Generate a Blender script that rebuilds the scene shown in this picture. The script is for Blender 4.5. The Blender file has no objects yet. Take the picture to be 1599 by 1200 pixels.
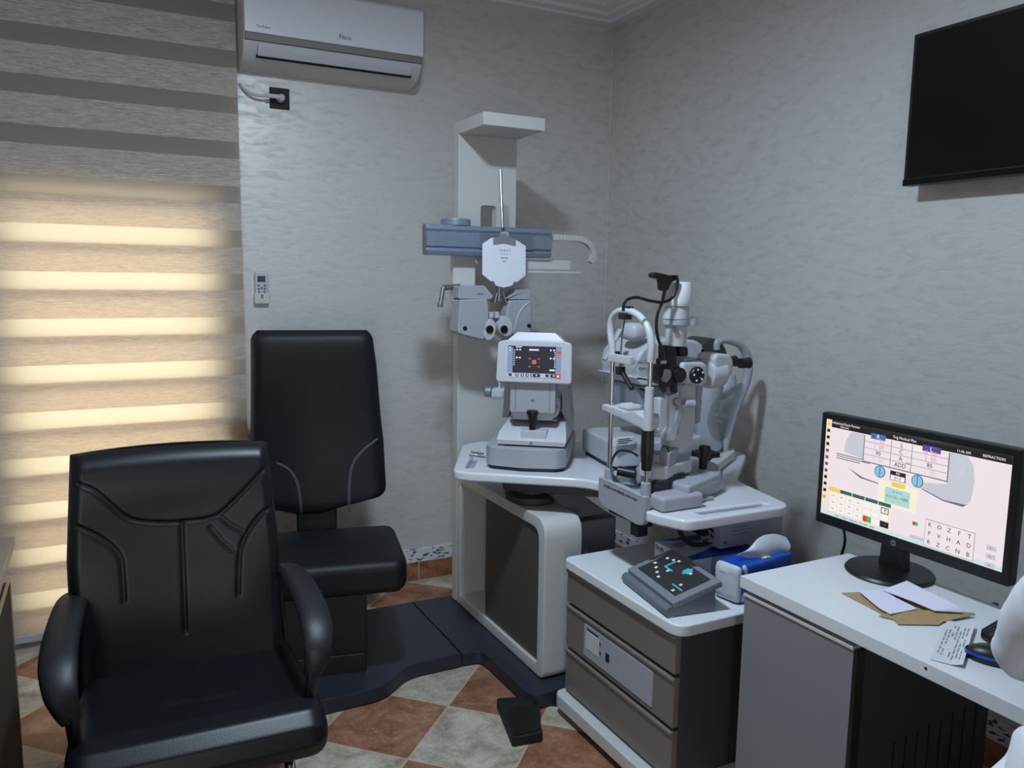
import bpy, bmesh, math, random
import numpy as np
from mathutils import Vector, Matrix
random.seed(4)
PI = math.pi
sc = bpy.context.scene
COL = sc.collection

# ------------------------------------------------------------------ camera
FPX = 1246.15
PITCH, ROLL, HEAD = math.radians(7.5948), math.radians(0.8369), math.radians(62.6489)
_cp, _sp, _ch, _sh = math.cos(PITCH), math.sin(PITCH), math.cos(HEAD), math.sin(HEAD)
FWD = Vector((_cp*_ch, _cp*_sh, -_sp))
_r0 = Vector((_sh, -_ch, 0)); _u0 = _r0.cross(FWD)
RGT = math.cos(ROLL)*_r0 + math.sin(ROLL)*_u0
UPV = -math.sin(ROLL)*_r0 + math.cos(ROLL)*_u0
EYE = Vector((0, 0, 1.5))
cam = bpy.data.cameras.new('camera')
cam.sensor_width = 36
cam.lens = FPX*36/1599
cam.clip_start = 0.02
camo = bpy.data.objects.new('camera', cam)
mw = Matrix((RGT, UPV, -FWD)).transposed().to_4x4(); mw.translation = EYE
camo.matrix_world = mw
COL.objects.link(camo)
sc.camera = camo

def at(px, py, x=None, y=None, z=None):
    """measured direction of a photo point met with a plane of the room"""
    d = FWD + RGT*((px-799.5)/FPX) - UPV*((py-600)/FPX)
    for i, v in enumerate((x, y, z)):
        if v is not None:
            return EYE + d*((v-EYE[i])/d[i])

def atp(px, py, o, n):
    d = FWD + RGT*((px-799.5)/FPX) - UPV*((py-600)/FPX)
    o, n = Vector(o), Vector(n)
    return EYE + d*((o-EYE).dot(n)/d.dot(n))

# ------------------------------------------------------------------ light
sc.view_settings.view_transform = 'Standard'
sc.view_settings.look = 'None'
sc.view_settings.gamma = 1
sc.view_settings.exposure = 0
sc.view_settings.use_curve_mapping = False
world = bpy.data.worlds.new('daylight'); sc.world = world
world.use_nodes = True
wb = world.node_tree.nodes['Background']
wb.inputs[0].default_value = (0.95, 0.97, 1.0, 1); wb.inputs[1].default_value = 1.5

def area(name, loc, size, power, col, rot=(0, 0, 0), shape='DISK', sy=None):
    l = bpy.data.lights.new(name, 'AREA'); l.shape = shape; l.size = size
    if sy: l.size_y = sy
    l.energy = power; l.color = col
    o = bpy.data.objects.new(name, l); o.location = loc; o.rotation_euler = rot
    COL.objects.link(o)
    return o
area('ceiling_lamp_light', (0.65, 1.67, 2.70), 0.20, 46, (0.68, 0.845, 1.0))
# daylight outside the balcony window, aimed into the room
area('window_daylight', (0.02, 4.35, 1.05), 1.9, 114, (1.0, 0.97, 0.935), (-PI/2, 0, 0), 'RECTANGLE', 2.2)

# added fill lamp behind the camera, raises the ambient through a made-up doorway
area('added_fill_light', (-0.95, -2.6, 1.1), 1.2, 52, (0.95, 0.97, 1.0), (PI/2, 0, 0), 'RECTANGLE', 2.0)

# ------------------------------------------------------------------ materials
def lin(c):
    c = c/255
    return c/12.92 if c <= 0.04045 else ((c+0.055)/1.055)**2.4
def rgb(*c):
    return tuple(lin(v) for v in c)+(1,)

class NT:
    def __init__(s, name):
        s.m = bpy.data.materials.new(name); s.m.use_nodes = True
        s.t = s.m.node_tree; s.n = s.t.nodes
        s.b = s.n['Principled BSDF']; s.out = s.n['Material Output']
    def add(s, kind, **kw):
        n = s.n.new(kind)
        for k, v in kw.items():
            setattr(n, k, v)
        return n
    def link(s, a, b):
        s.t.links.new(a, b)
    def math(s, op, a, b=None, c=None):
        n = s.add('ShaderNodeMath', operation=op)
        for i, v in enumerate((a, b, c)):
            if v is None: continue
            if isinstance(v, (int, float)): n.inputs[i].default_value = v
            else: s.link(v, n.inputs[i])
        return n.outputs[0]
    def ramp(s, fac, stops):
        n = s.add('ShaderNodeValToRGB')
        e = n.color_ramp.elements
        while len(e) < len(stops): e.new(0.5)
        for el, (p, c) in zip(e, stops):
            el.position = p; el.color = c
        s.link(fac, n.inputs[0])
        return n.outputs[0]
    def coords(s, kind='Object', rot=(0, 0, 0), scale=(1, 1, 1)):
        tc = s.add('ShaderNodeTexCoord'); mp = s.add('ShaderNodeMapping')
        mp.inputs['Rotation'].default_value = rot; mp.inputs['Scale'].default_value = scale
        s.link(tc.outputs[kind], mp.inputs[0])
        return mp.outputs[0]
    def noise(s, vec, scale, detail=4, rough=0.5, dist=0):
        n = s.add('ShaderNodeTexNoise')
        n.inputs['Scale'].default_value = scale; n.inputs['Detail'].default_value = detail
        n.inputs['Roughness'].default_value = rough; n.inputs['Distortion'].default_value = dist
        if vec is not None: s.link(vec, n.inputs['Vector'])
        return n.outputs[0]
    def mix(s, f, a, b):
        n = s.add('ShaderNodeMix', data_type='RGBA')
        for v, i in ((f, 0), (a, 6), (b, 7)):
            if isinstance(v, (int, float, tuple)): n.inputs[i].default_value = v
            else: s.link(v, n.inputs[i])
        return n.outputs[2]
    def bump(s, h, strength=0.2, dist=0.01):
        n = s.add('ShaderNodeBump'); n.inputs['Strength'].default_value = strength
        n.inputs['Distance'].default_value = dist
        s.link(h, n.inputs['Height']); s.link(n.outputs[0], s.b.inputs['Normal'])

def pm(name, c, rough=0.5, metal=0.0, grain=0.0, gscale=60, bump=0.0, coat=0.0, spec=0.5):
    t = NT(name)
    t.b.inputs['Roughness'].default_value = rough; t.b.inputs['Metallic'].default_value = metal
    t.b.inputs['Specular IOR Level'].default_value = spec
    t.b.inputs['Coat Weight'].default_value = coat
    v = t.coords()
    nz = t.noise(v, gscale, 3)
    base = rgb(*c)
    k = max(grain, 0.015)
    lo = tuple(x*(1-k) for x in base[:3])+(1,); hi = tuple(min(1, x*(1+k)) for x in base[:3])+(1,)
    t.link(t.ramp(nz, [(0.3, lo), (0.7, hi)]), t.b.inputs['Base Color'])
    if bump: t.bump(nz, bump, 0.002)
    return t.m

def glow(name, c, s=1.0):
    t = NT(name)
    t.b.inputs['Base Color'].default_value = (0.01, 0.01, 0.01, 1)
    t.b.inputs['Roughness'].default_value = 0.5; t.b.inputs['Specular IOR Level'].default_value = 0.15
    t.b.inputs['Emission Color'].default_value = rgb(*c)
    t.b.inputs['Emission Strength'].default_value = s
    return t.m

def wall_mat():
    t = NT('velvet_stucco')
    v = t.coords(rot=(0.0, math.radians(-34), math.radians(-25)), scale=(6.5, 6.5, 19.0))
    n1 = t.noise(v, 2.0, 3, 0.5, 0.5)
    v2 = t.coords(scale=(1, 1, 1))
    n2 = t.noise(v2, 0.9, 3, 0.5, 0.4)
    n3 = t.noise(v2, 26, 4, 0.6, 0.4)
    f = t.math('ADD', t.math('MULTIPLY', n1, 0.8), t.math('MULTIPLY', n3, 0.2))
    c = t.ramp(f, [(0.36, rgb(199, 197, 194)), (0.46, rgb(208, 206, 204)), (0.62, rgb(213, 211, 209))])
    c = t.mix(t.math('MULTIPLY', n2, 0.25), c, rgb(186, 182, 176))
    t.link(c, t.b.inputs['Base Color'])
    r = t.ramp(f, [(0.34, (0.60,)*3+(1,)), (0.56, (0.40,)*3+(1,))])
    t.link(r, t.b.inputs['Roughness'])
    t.b.inputs['Metallic'].default_value = 0.18
    t.b.inputs['Specular IOR Level'].default_value = 0.65
    t.bump(t.ramp(f, [(0.36, (0,)*3+(1,)), (0.54, (1,)*3+(1,))]), 0.075, 0.008)
    return t.m

def floor_mat():
    t = NT('diagonal_checker_tiles')
    tc = t.add('ShaderNodeTexCoord'); sx = t.add('ShaderNodeSeparateXYZ')
    t.link(tc.outputs['Object'], sx.inputs[0])
    X = t.math('SUBTRACT', sx.outputs[0], 1.027); Y = t.math('SUBTRACT', sx.outputs[1], 2.438)
    S = 0.333
    u = t.math('DIVIDE', t.math('ADD', X, Y), S*math.sqrt(2)); w = t.math('DIVIDE', t.math('SUBTRACT', Y, X), S*math.sqrt(2))
    fu, fw = t.math('FLOOR', u), t.math('FLOOR', w)
    par = t.math('FLOORED_MODULO', t.math('ADD', fu, fw), 2.0)
    du = t.math('PINGPONG', u, 0.5); dw = t.math('PINGPONG', w, 0.5)
    gr = t.math('LESS_THAN', t.math('MINIMUM', du, dw), 0.0085)
    n = t.noise(tc.outputs['Object'], 9, 8, 0.65, 0.6)
    n2 = t.noise(tc.outputs['Object'], 60, 4, 0.6)
    nn = t.math('ADD', t.math('MULTIPLY', n, 0.75), t.math('MULTIPLY', n2, 0.25))
    red = t.ramp(nn, [(0.36, rgb(112, 72, 52)), (0.5, rgb(142, 97, 74)), (0.66, rgb(172, 132, 108))])
    gry = t.ramp(nn, [(0.36, rgb(136, 124, 106)), (0.5, rgb(172, 162, 146)), (0.66, rgb(204, 196, 182))])
    c = t.mix(par, gry, red)
    sp = t.ramp(t.noise(tc.outputs['Object'], 95, 2, 0.5), [(0.68, (0, 0, 0, 1)), (0.74, (0.5, 0.5, 0.5, 1))])
    c = t.mix(sp, c, rgb(214, 206, 194))
    c = t.mix(gr, c, rgb(186, 164, 140))
    t.link(c, t.b.inputs['Base Color'])
    t.b.inputs['Roughness'].default_value = 0.42
    t.bump(t.math('SUBTRACT', nn, t.math('MULTIPLY', gr, 0.6)), 0.12, 0.004)
    return t.m

def skirt_mat():
    t = NT('terracotta_skirting')
    v = t.coords()
    n = t.noise(v, 12, 7, 0.65, 0.5)
    sx = t.add('ShaderNodeSeparateXYZ'); t.link(v, sx.inputs[0])
    g = t.math('LESS_THAN', t.math('PINGPONG', t.math('DIVIDE', t.math('SUBTRACT', sx.outputs[0], 0.02), 0.333), 0.5), 0.01)
    c = t.ramp(n, [(0.35, rgb(112, 68, 48)), (0.65, rgb(164, 112, 82))])
    t.link(t.mix(g, c, rgb(176, 150, 126)), t.b.inputs['Base Color'])
    t.b.inputs['Roughness'].default_value = 0.4
    return t.m

def mosaic_mat():
    t = NT('mosaic_border')
    v = t.coords(rot=(0, math.radians(38), 0), scale=(34, 34, 110))
    n = t.noise(v, 1.0, 1, 0.4, 0.3)
    c = t.ramp(n, [(0.58, rgb(205, 208, 214)), (0.63, rgb(60, 62, 68))])
    t.link(c, t.b.inputs['Base Color']); t.b.inputs['Roughness'].default_value = 0.3
    return t.m

BAND, Z0 = 0.1805, 1.648     # zebra blind period, top of a sheer band
def blind_mat(front=True):
    t = NT('zebra_fabric' if front else 'zebra_fabric_rear')
    t.n.remove(t.b)
    tc = t.add('ShaderNodeTexCoord'); sx = t.add('ShaderNodeSeparateXYZ')
    t.link(tc.outputs['Object'], sx.inputs[0])
    ph = t.math('FLOORED_MODULO', t.math('SUBTRACT', Z0, sx.outputs[2]), BAND)   # 0 at top of sheer, growing downwards
    if front: opq = t.math('GREATER_THAN', ph, 0.068)
    else: opq = t.math('MULTIPLY', t.math('GREATER_THAN', ph, 0.068), t.math('LESS_THAN', ph, 0.100))
    v = t.coords(scale=(14, 14, 260))
    n = t.noise(v, 1.0, 5, 0.7)
    v2 = t.coords(scale=(60, 60, 700)); n2 = t.noise(v2, 1.0, 2, 0.5)
    nn = t.math('ADD', t.math('MULTIPLY', n, 0.6), t.math('MULTIPLY', n2, 0.4))
    cw = t.ramp(nn, [(0.38, rgb(164, 157, 152)), (0.5, rgb(202, 196, 191)), (0.62, rgb(230, 227, 224))])
    def shader(kind, col):
        s = t.add(kind)
        if isinstance(col, tuple): s.inputs[0].default_value = col
        else: t.link(col, s.inputs[0])
        return s.outputs[0]
    def mixs(f, a, b):
        m = t.add('ShaderNodeMixShader')
        if isinstance(f, float): m.inputs[0].default_value = f
        else: t.link(f, m.inputs[0])
        t.link(a, m.inputs[1]); t.link(b, m.inputs[2])
        return m.outputs[0]
    wov = mixs(0.48, shader('ShaderNodeBsdfDiffuse', cw), shader('ShaderNodeBsdfTranslucent', rgb(246, 233, 217)))
    if front:
        sheer = mixs(0.78, shader('ShaderNodeBsdfDiffuse', rgb(205, 204, 203)), shader('ShaderNodeBsdfTranslucent', rgb(230, 224, 215)))
    else:
        sheer = mixs(0.5, shader('ShaderNodeBsdfTransparent', rgb(240, 235, 228)), shader('ShaderNodeBsdfTranslucent', rgb(240, 230, 214)))
    t.link(mixs(opq, sheer, wov), t.out.inputs[0])
    return t.m

def glass_mat(name, tint, gloss=0.1):
    t = NT(name)
    t.n.remove(t.b)
    a = t.add('ShaderNodeBsdfTransparent'); a.inputs[0].default_value = rgb(*tint)
    g = t.add('ShaderNodeBsdfGlossy'); g.inputs['Roughness'].default_value = 0.05
    fr = t.add('ShaderNodeFresnel'); fr.inputs[0].default_value = 1.45
    m = t.add('ShaderNodeMixShader')
    t.link(t.math('ADD', t.math('MULTIPLY', fr.outputs[0], 0.8), gloss*0.3), m.inputs[0])
    t.link(a.outputs[0], m.inputs[1]); t.link(g.outputs[0], m.inputs[2]); t.link(m.outputs[0], t.out.inputs[0])
    return t.m

def leather(name, c, rough=0.38, scale=420, b=0.12):
    t = NT(name)
    v = t.coords()
    vo = t.add('ShaderNodeTexVoronoi'); vo.inputs['Scale'].default_value = scale
    t.link(v, vo.inputs['Vector'])
    n = t.noise(v, 7, 4)
    t.link(t.ramp(n, [(0.3, tuple(x*0.8 for x in rgb(*c)[:3])+(1,)), (0.7, rgb(*c))]), t.b.inputs['Base Color'])
    t.b.inputs['Roughness'].default_value = rough; t.b.inputs['Specular IOR Level'].default_value = 0.35
    t.bump(vo.outputs[0], b, 0.001)
    return t.m

def wood(name, a, b, rough=0.4):
    t = NT(name)
    v = t.coords(scale=(18, 1.6, 18)); n = t.noise(v, 1.5, 5, 0.6, 0.8)
    t.link(t.ramp(n, [(0.3, rgb(*a)), (0.7, rgb(*b))]), t.b.inputs['Base Color'])
    t.b.inputs['Roughness'].default_value = rough
    return t.m

M = dict(
    wall=wall_mat(), floor=floor_mat(), skirt=skirt_mat(), mosaic=mosaic_mat(),
    ceil=pm('white_ceiling', (222, 222, 226), 0.8), blind=blind_mat(True), blind2=blind_mat(False),
    white=pm('white_plastic', (188, 190, 197), 0.38), gloss=pm('glossy_white', (214, 216, 224), 0.25, coat=0.3),
    offwhite=pm('warm_white', (196, 196, 194), 0.4), lgrey=pm('light_grey_plastic', (160, 163, 172), 0.4),
    mgrey=pm('mid_grey', (124, 128, 136), 0.45), olive=pm('shadow_gap', (122, 120, 112), 0.6),
    alu=pm('blue_grey_aluminium', (128, 140, 158), 0.42, 0.35), slate=pm('slate_grey', (104, 110, 120), 0.45),
    chrome=pm('chrome', (200, 202, 206), 0.14, 1.0), steel=pm('brushed_steel', (150, 152, 156), 0.35, 0.9),
    black=pm('black_plastic', (20, 21, 23), 0.4), matt=pm('matt_black', (14, 14, 15), 0.7),
    gblack=pm('gloss_black', (8, 9, 10), 0.16), darkgrey=pm('dark_grey', (58, 60, 64), 0.5),
    charcoal=pm('charcoal', (52, 53, 56), 0.5), taupe=pm('taupe_laminate', (122, 115, 110), 0.42, 0.12, 0.03, 8),
    mauve=pm('grey_mauve_laminate', (128, 126, 132), 0.5, 0.0, 0.02, 10),
    sidegrey=pm('dark_side_panel', (66, 66, 70), 0.55), top=pm('white_laminate', (214, 218, 222), 0.36),
    panel=pm('smoked_panel', (84, 80, 76), 0.28), navy=pm('navy_black_plate', (38, 42, 52), 0.42, 0, 0.05, 90, 0.05),
    leather=leather('black_leather', (15, 17, 22), 0.40), armpad=pm('black_soft_plastic', (20, 21, 26), 0.5), vinyl=leather('dark_vinyl', (16, 18, 23), 0.55, 600, 0.08),
    stitch=pm('grey_stitching', (110, 114, 122), 0.7), brown=pm('dark_brown_plastic', (52, 42, 40), 0.6, spec=0.2),
    dwood=wood('dark_wenge', (34, 25, 23), (46, 34, 31), 0.75), twood=wood('desk_top_wood', (120, 106, 94), (140, 124, 110)),
    edge=pm('beige_edge_band', (150, 124, 100), 0.5), kraft=pm('kraft_paper', (164, 138, 98), 0.75, 0, 0.05, 40),
    paper=pm('white_paper', (214, 214, 232), 0.8), slip=pm('thermal_paper', (206, 210, 214), 0.7),
    ink=pm('dark_ink', (60, 62, 70), 0.8), blue=pm('blue_wrapper', (16, 74, 178), 0.28, 0, 0.05, 20),
    film=pm('white_wrapper_film', (196, 202, 212), 0.25, 0, 0.08, 30, 0.3), tissue=pm('tissue_paper', (206, 212, 226), 0.9),
    red=pm('red_print', (176, 30, 44), 0.5), green=pm('green_print', (150, 190, 60), 0.5), card=pm('card_white', (224, 228, 238), 0.6),
    cloth=pm('white_cotton', (224, 227, 236), 0.9, 0, 0.04, 30, 0.1), skin=pm('skin', (176, 128, 104), 0.5),
    hair=pm('dark_hair', (28, 22, 20), 0.6), teal=pm('teal_cable', (52, 78, 86), 0.4), trous=pm('grey_trousers', (60, 62, 70), 0.9),
    glass=glass_mat('window_glass', (240, 245, 245)), acrylic=glass_mat('clear_acrylic', (236, 240, 244), 0.1),
    lens=pm('lens_glass', (10, 10, 14), 0.08), purple=pm('purple_print', (84, 84, 150), 0.5),
)

# ------------------------------------------------------------------ mesh helpers
def xf(right=(1, 0, 0), depth=None, up=(0, 0, 1), o=(0, 0, 0)):
    r, u = Vector(right).normalized(), Vector(up).normalized()
    d = Vector(depth).normalized() if depth is not None else u.cross(r)
    m = Matrix((r, d, u)).transposed().to_4x4(); m.translation = Vector(o)
    return m

def yaw(deg, o):
    return Matrix.Translation(Vector(o)) @ Matrix.Rotation(math.radians(deg), 4, 'Z')

class B:
    """collects shapes into ONE mesh"""
    def __init__(s, T=None):
        s.bm = bmesh.new(); s.T = T or Matrix.Identity(4); s.mi = 0
    def _v(s, p):
        return s.bm.verts.new(s.T @ Vector(p))
    def _f(s, vs):
        try:
            f = s.bm.faces.new(vs); f.material_index = s.mi; f.smooth = True
            return f
        except ValueError:
            return None
    def box(s, a, b, bev=0.0, seg=2, R=None):
        a, b = Vector(a), Vector(b)
        lo = Vector(map(min, a, b)); hi = Vector(map(max, a, b))
        t = bmesh.new()
        bmesh.ops.create_cube(t, size=1)
        for v in t.verts:
            v.co = Vector(((v.co[i]+.5)*(hi[i]-lo[i])+lo[i] for i in range(3)))
        if bev > 0:
            bev = min(bev, 0.49*min(hi[i]-lo[i] for i in range(3)))
            bmesh.ops.bevel(t, geom=list(t.edges), offset=bev, segments=seg, profile=0.5, affect='EDGES')
        s._merge(t, R)
        return s
    def _merge(s, t, R=None):
        mp = {}
        for v in t.verts:
            mp[v] = s._v((R @ v.co) if R is not None else v.co)
        for f in t.faces:
            s._f([mp[v] for v in f.verts])
        t.free()
    def rings(s, rings, cap=True, closed=True, loop=False):
        vs = [[s._v(p) for p in r] for r in rings]
        n = len(vs[0])
        pairs = list(zip(vs, vs[1:]))
        if loop: pairs.append((vs[-1], vs[0]))
        for r0, r1 in pairs:
            for i in range(n if closed else n-1):
                j = (i+1) % n
                s._f([r0[i], r0[j], r1[j], r1[i]])
        if cap and not loop:
            s._f(list(reversed(vs[0]))); s._f(vs[-1])
        return s
    def tube(s, pts, r, seg=10, cap=True, flat=None, up=(0, 0, 1), smooth=0):
        pts = [Vector(p) for p in pts]
        if smooth: pts = spline(pts, smooth)
        n = len(pts)
        rr = r if isinstance(r, (list, tuple)) else [r]*n
        if len(rr) != n:
            rr = [float(np.interp(i/(n-1), np.linspace(0, 1, len(rr)), rr)) for i in range(n)]
        rings = []; prev = None
        for i, p in enumerate(pts):
            d = (pts[min(i+1, n-1)]-pts[max(i-1, 0)]).normalized()
            a = Vector(up) if prev is None else prev
            a = a-d*a.dot(d)
            if a.length < 1e-4: a = Vector((1, 0, 0))-d*d.x
            a.normalize(); prev = a
            b = d.cross(a)
            kx, ky = (1, 1) if flat is None else flat
            rings.append([p+(a*math.cos(t)*ky+b*math.sin(t)*kx)*rr[i] for t in (2*PI*k/seg for k in range(seg))])
        return s.rings(rings, cap)
    def lathe(s, prof, o=(0, 0, 0), axis=(0, 0, 1), seg=24):
        ax = Vector(axis).normalized()
        a = ax.orthogonal().normalized(); b = ax.cross(a); o = Vector(o)
        return s.rings([[o+ax*h+(a*math.cos(t)+b*math.sin(t))*max(r, 1e-4) for t in (2*PI*k/seg for k in range(seg))] for r, h in prof])
    def cyl(s, p, q, r, r2=None, seg=20, bev=0.0):
        p, q = Vector(p), Vector(q); L = (q-p).length; r2 = r if r2 is None else r2
        e = min(bev, r*0.5, L*0.4)
        pr = [(r, 0), (r2, L)] if e == 0 else [(r-e, 0), (r-0.3*e, 0.3*e), (r, e), (r2, L-e), (r2-0.3*e, L-0.3*e), (r2-e, L)]
        return s.lathe(pr, p, q-p, seg)
    def ball(s, c, r, nu=16, nv=12, pw=1.0):
        r = (r,)*3 if isinstance(r, (int, float)) else r
        def sg(v, p): return math.copysign(abs(v)**p, v)
        R = []
        for i in range(nv+1):
            t = -PI/2+PI*i/nv
            t = max(-PI/2+1e-3, min(PI/2-1e-3, t))
            R.append([(c[0]+r[0]*sg(math.cos(t), pw)*sg(math.cos(u), pw), c[1]+r[1]*sg(math.cos(t), pw)*sg(math.sin(u), pw), c[2]+r[2]*sg(math.sin(t), pw))
                      for u in (2*PI*k/nu for k in range(nu))])
        return s.rings(R)
    def prism(s, pts, h0, h1, bev=0.0, plane='xy', holes=(), seg=2):
        """outline (with holes) extruded; plane 'xy' along z, 'xz' along y, 'yz' along x"""
        def P3(p, h):
            return {'xy': (p[0], p[1], h), 'xz': (p[0], h, p[1]), 'yz': (h, p[0], p[1])}[plane]
        t = bmesh.new()
        loops = [list(pts)]+[list(h) for h in holes]
        es = []
        lv = []
        for L in loops:
            vs = [t.verts.new(P3(p, h0)) for p in L]; lv.append(vs)
            es += [t.edges.new((vs[i], vs[(i+1) % len(vs)])) for i in range(len(vs))]
        if holes:
            bmesh.ops.triangle_fill(t, edges=es, use_beauty=True, use_dissolve=False)
        else:
            t.faces.new(lv[0])
        g = bmesh.ops.extrude_face_region(t, geom=list(t.faces))
        for v in [e for e in g['geom'] if isinstance(e, bmesh.types.BMVert)]:
            v.co += Vector(P3((0, 0), h1-h0))
        bmesh.ops.recalc_face_normals(t, faces=t.faces)
        if bev > 0:
            ed = [e for e in t.edges if len(e.link_faces) == 2 and e.calc_face_angle(0) > 0.9 and abs(e.verts[0].co[{'xy': 2, 'xz': 1, 'yz': 0}[plane]]-e.verts[1].co[{'xy': 2, 'xz': 1, 'yz': 0}[plane]]) < 1e-6]
            bmesh.ops.bevel(t, geom=ed, offset=bev, segments=seg, profile=0.5, affect='EDGES')
        s._merge(t)
        return s
    def grid(s, f, nu, nv, thick=None):
        """f(u,v)->point; optional closed slab with thick vector"""
        vs = [[s._v(f(i/nu, j/nv)) for j in range(nv+1)] for i in range(nu+1)]
        for i in range(nu):
            for j in range(nv):
                s._f([vs[i][j], vs[i+1][j], vs[i+1][j+1], vs[i][j+1]])
        if thick is not None:
            th = Vector(thick)
            ws = [[s._v(Vector(f(i/nu, j/nv))+th) for j in range(nv+1)] for i in range(nu+1)]
            for i in range(nu):
                for j in range(nv):
                    s._f([ws[i][j], ws[i][j+1], ws[i+1][j+1], ws[i+1][j]])
            bd = [(i, 0) for i in range(nu+1)]+[(nu, j) for j in range(1, nv+1)]+[(i, nv) for i in range(nu-1, -1, -1)]+[(0, j) for j in range(nv-1, 0, -1)]
            for k in range(len(bd)):
                a, b = bd[k], bd[(k+1) % len(bd)]
                s._f([vs[b[0]][b[1]], vs[a[0]][a[1]], ws[a[0]][a[1]], ws[b[0]][b[1]]])
        return s
    def text(s, body, size, T, align='CENTER', ext=0.0004):
        cu = bpy.data.curves.new('lettering', 'FONT'); cu.body = body; cu.size = size
        cu.align_x = align; cu.align_y = 'CENTER'; cu.extrude = ext; cu.resolution_u = 2
        o = bpy.data.objects.new('lettering', cu)
        COL.objects.link(o)
        dg = bpy.context.evaluated_depsgraph_get(); dg.update()
        me = bpy.data.meshes.new_from_object(o.evaluated_get(dg), depsgraph=dg)
        t = bmesh.new(); t.from_mesh(me)
        s._merge(t, T)
        bpy.data.objects.remove(o); bpy.data.curves.remove(cu); bpy.data.meshes.remove(me)
        return s

def spline(pts, k=6):
    P = [Vector(p) for p in pts]
    out = []
    for i in range(len(P)-1):
        p0, p1, p2, p3 = P[max(i-1, 0)], P[i], P[i+1], P[min(i+2, len(P)-1)]
        for j in range(k):
            t = j/k
            out.append(0.5*((2*p1)+(p2-p0)*t+(2*p0-5*p1+4*p2-p3)*t*t+(3*p1-p0-3*p2+p3)*t**3))
    out.append(P[-1])
    return out

def rounded(pts, r, k=5):
    """2-D outline with rounded corners; r a number or one per corner"""
    n = len(pts); out = []
    for i in range(n):
        a, b, c = (Vector(pts[j % n]).to_2d() for j in (i-1, i, i+1))
        ri = r[i] if isinstance(r, (list, tuple)) else r
        if ri <= 0: out.append(tuple(b)); continue
        d1, d2 = (a-b), (c-b)
        e = min(ri, d1.length*0.49, d2.length*0.49)
        p, q = b+d1.normalized()*e, b+d2.normalized()*e
        for t in (j/k for j in range(k+1)):
            out.append(tuple(p*(1-t)**2+b*2*t*(1-t)+q*t*t))
    return out

def thing(name, label, cat, loc, group=None):
    o = bpy.data.objects.new(name, None); o.empty_display_size = 0.1
    o.location = loc; o['label'] = label; o['category'] = cat
    if group: o['group'] = group
    COL.objects.link(o)
    return o

def put(name, b, mat, parent=None, label=None, cat=None, group=None, kind=None, sharp=35, flip=True):
    """link what b collected as ONE mesh object (part of parent, or a thing / structure of its own)"""
    me = bpy.data.meshes.new(name)
    if flip: bmesh.ops.recalc_face_normals(b.bm, faces=b.bm.faces)
    b.bm.to_mesh(me); b.bm.free()
    for m in (mat if isinstance(mat, (list, tuple)) else [mat]):
        me.materials.append(M[m] if isinstance(m, str) else m)
    me.set_sharp_from_angle(angle=math.radians(sharp))
    o = bpy.data.objects.new(name, me)
    if len(me.polygons) < 6000:
        wn = o.modifiers.new('weighted', 'WEIGHTED_NORMAL'); wn.keep_sharp = True; wn.weight = 60
    COL.objects.link(o)
    if parent is not None:
        root = parent
        while root.parent: root = root.parent
        off = Vector(root.location)
        o.parent = parent
    elif kind == 'structure':
        off = Vector((0, 0, 0))
    else:
        co = np.array([v.co[:] for v in me.vertices])
        lo, hi = co.min(0), co.max(0)
        off = Vector(((lo[0]+hi[0])/2, (lo[1]+hi[1])/2, lo[2]))
        o.location = off
    if off.length: me.transform(Matrix.Translation(-off))
    for k, v in (('label', label), ('category', cat), ('group', group), ('kind', kind)):
        if v: o[k] = v
    return o

def bez(o, levels=1):
    m = o.modifiers.new('sub', 'SUBSURF'); m.levels = levels; m.render_levels = levels
    return o

# ================================================================== THE ROOM
XW, YW, XL, YF, H = 2.42, 3.605, -1.9, -1.7, 2.84
put('floor', B().box((XL-.2, YF-.2, -.08), (XW+.2, YW+.2, 0)), 'floor', kind='structure')
put('ceiling', B().box((XL-.2, YF-.2, H), (XW+.2, YW+.2, H+.1)), 'ceil', kind='structure')
OX0, OX1, OZ0, OZ1 = -0.365, 0.475, 0.05, 1.835
b = B()
b.prism([(XL-.2, 0), (XW+.2, 0), (XW+.2, H), (XL-.2, H)], YW, YW+.22, plane='xz', holes=[[(OX0, OZ0), (OX1, OZ0), (OX1, OZ1), (OX0, OZ1)]])
put('wall_back', b, 'wall', kind='structure')
put('wall_right', B().box((XW, YF-.2, 0), (XW+.2, YW, H)), 'wall', kind='structure')
put('wall_left', B().box((XL-.2, YF-.2, 0), (XL, YW, H)), 'wall', kind='structure')
put('wall_front', B().prism([(XL, 0), (-1.45, 0), (-1.45, 2.08), (-.45, 2.08), (-.45, 0), (XW, 0), (XW, H), (XL, H)], YF-.2, YF, plane='xz'), 'wall', kind='structure')  # doorway is unseen, added so the fill lamp can shine in
b = B()
for x0, x1, z0, z1 in ((-1.45, -1.40, 0, 2.08), (-.50, -.45, 0, 2.08), (-1.40, -.50, 2.03, 2.08)): b.box((x0, YF-.21, z0), (x1, YF+.012, z1), .004)
put('trim_4', b, 'dwood', kind='structure')  # frame around the added doorway
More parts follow.
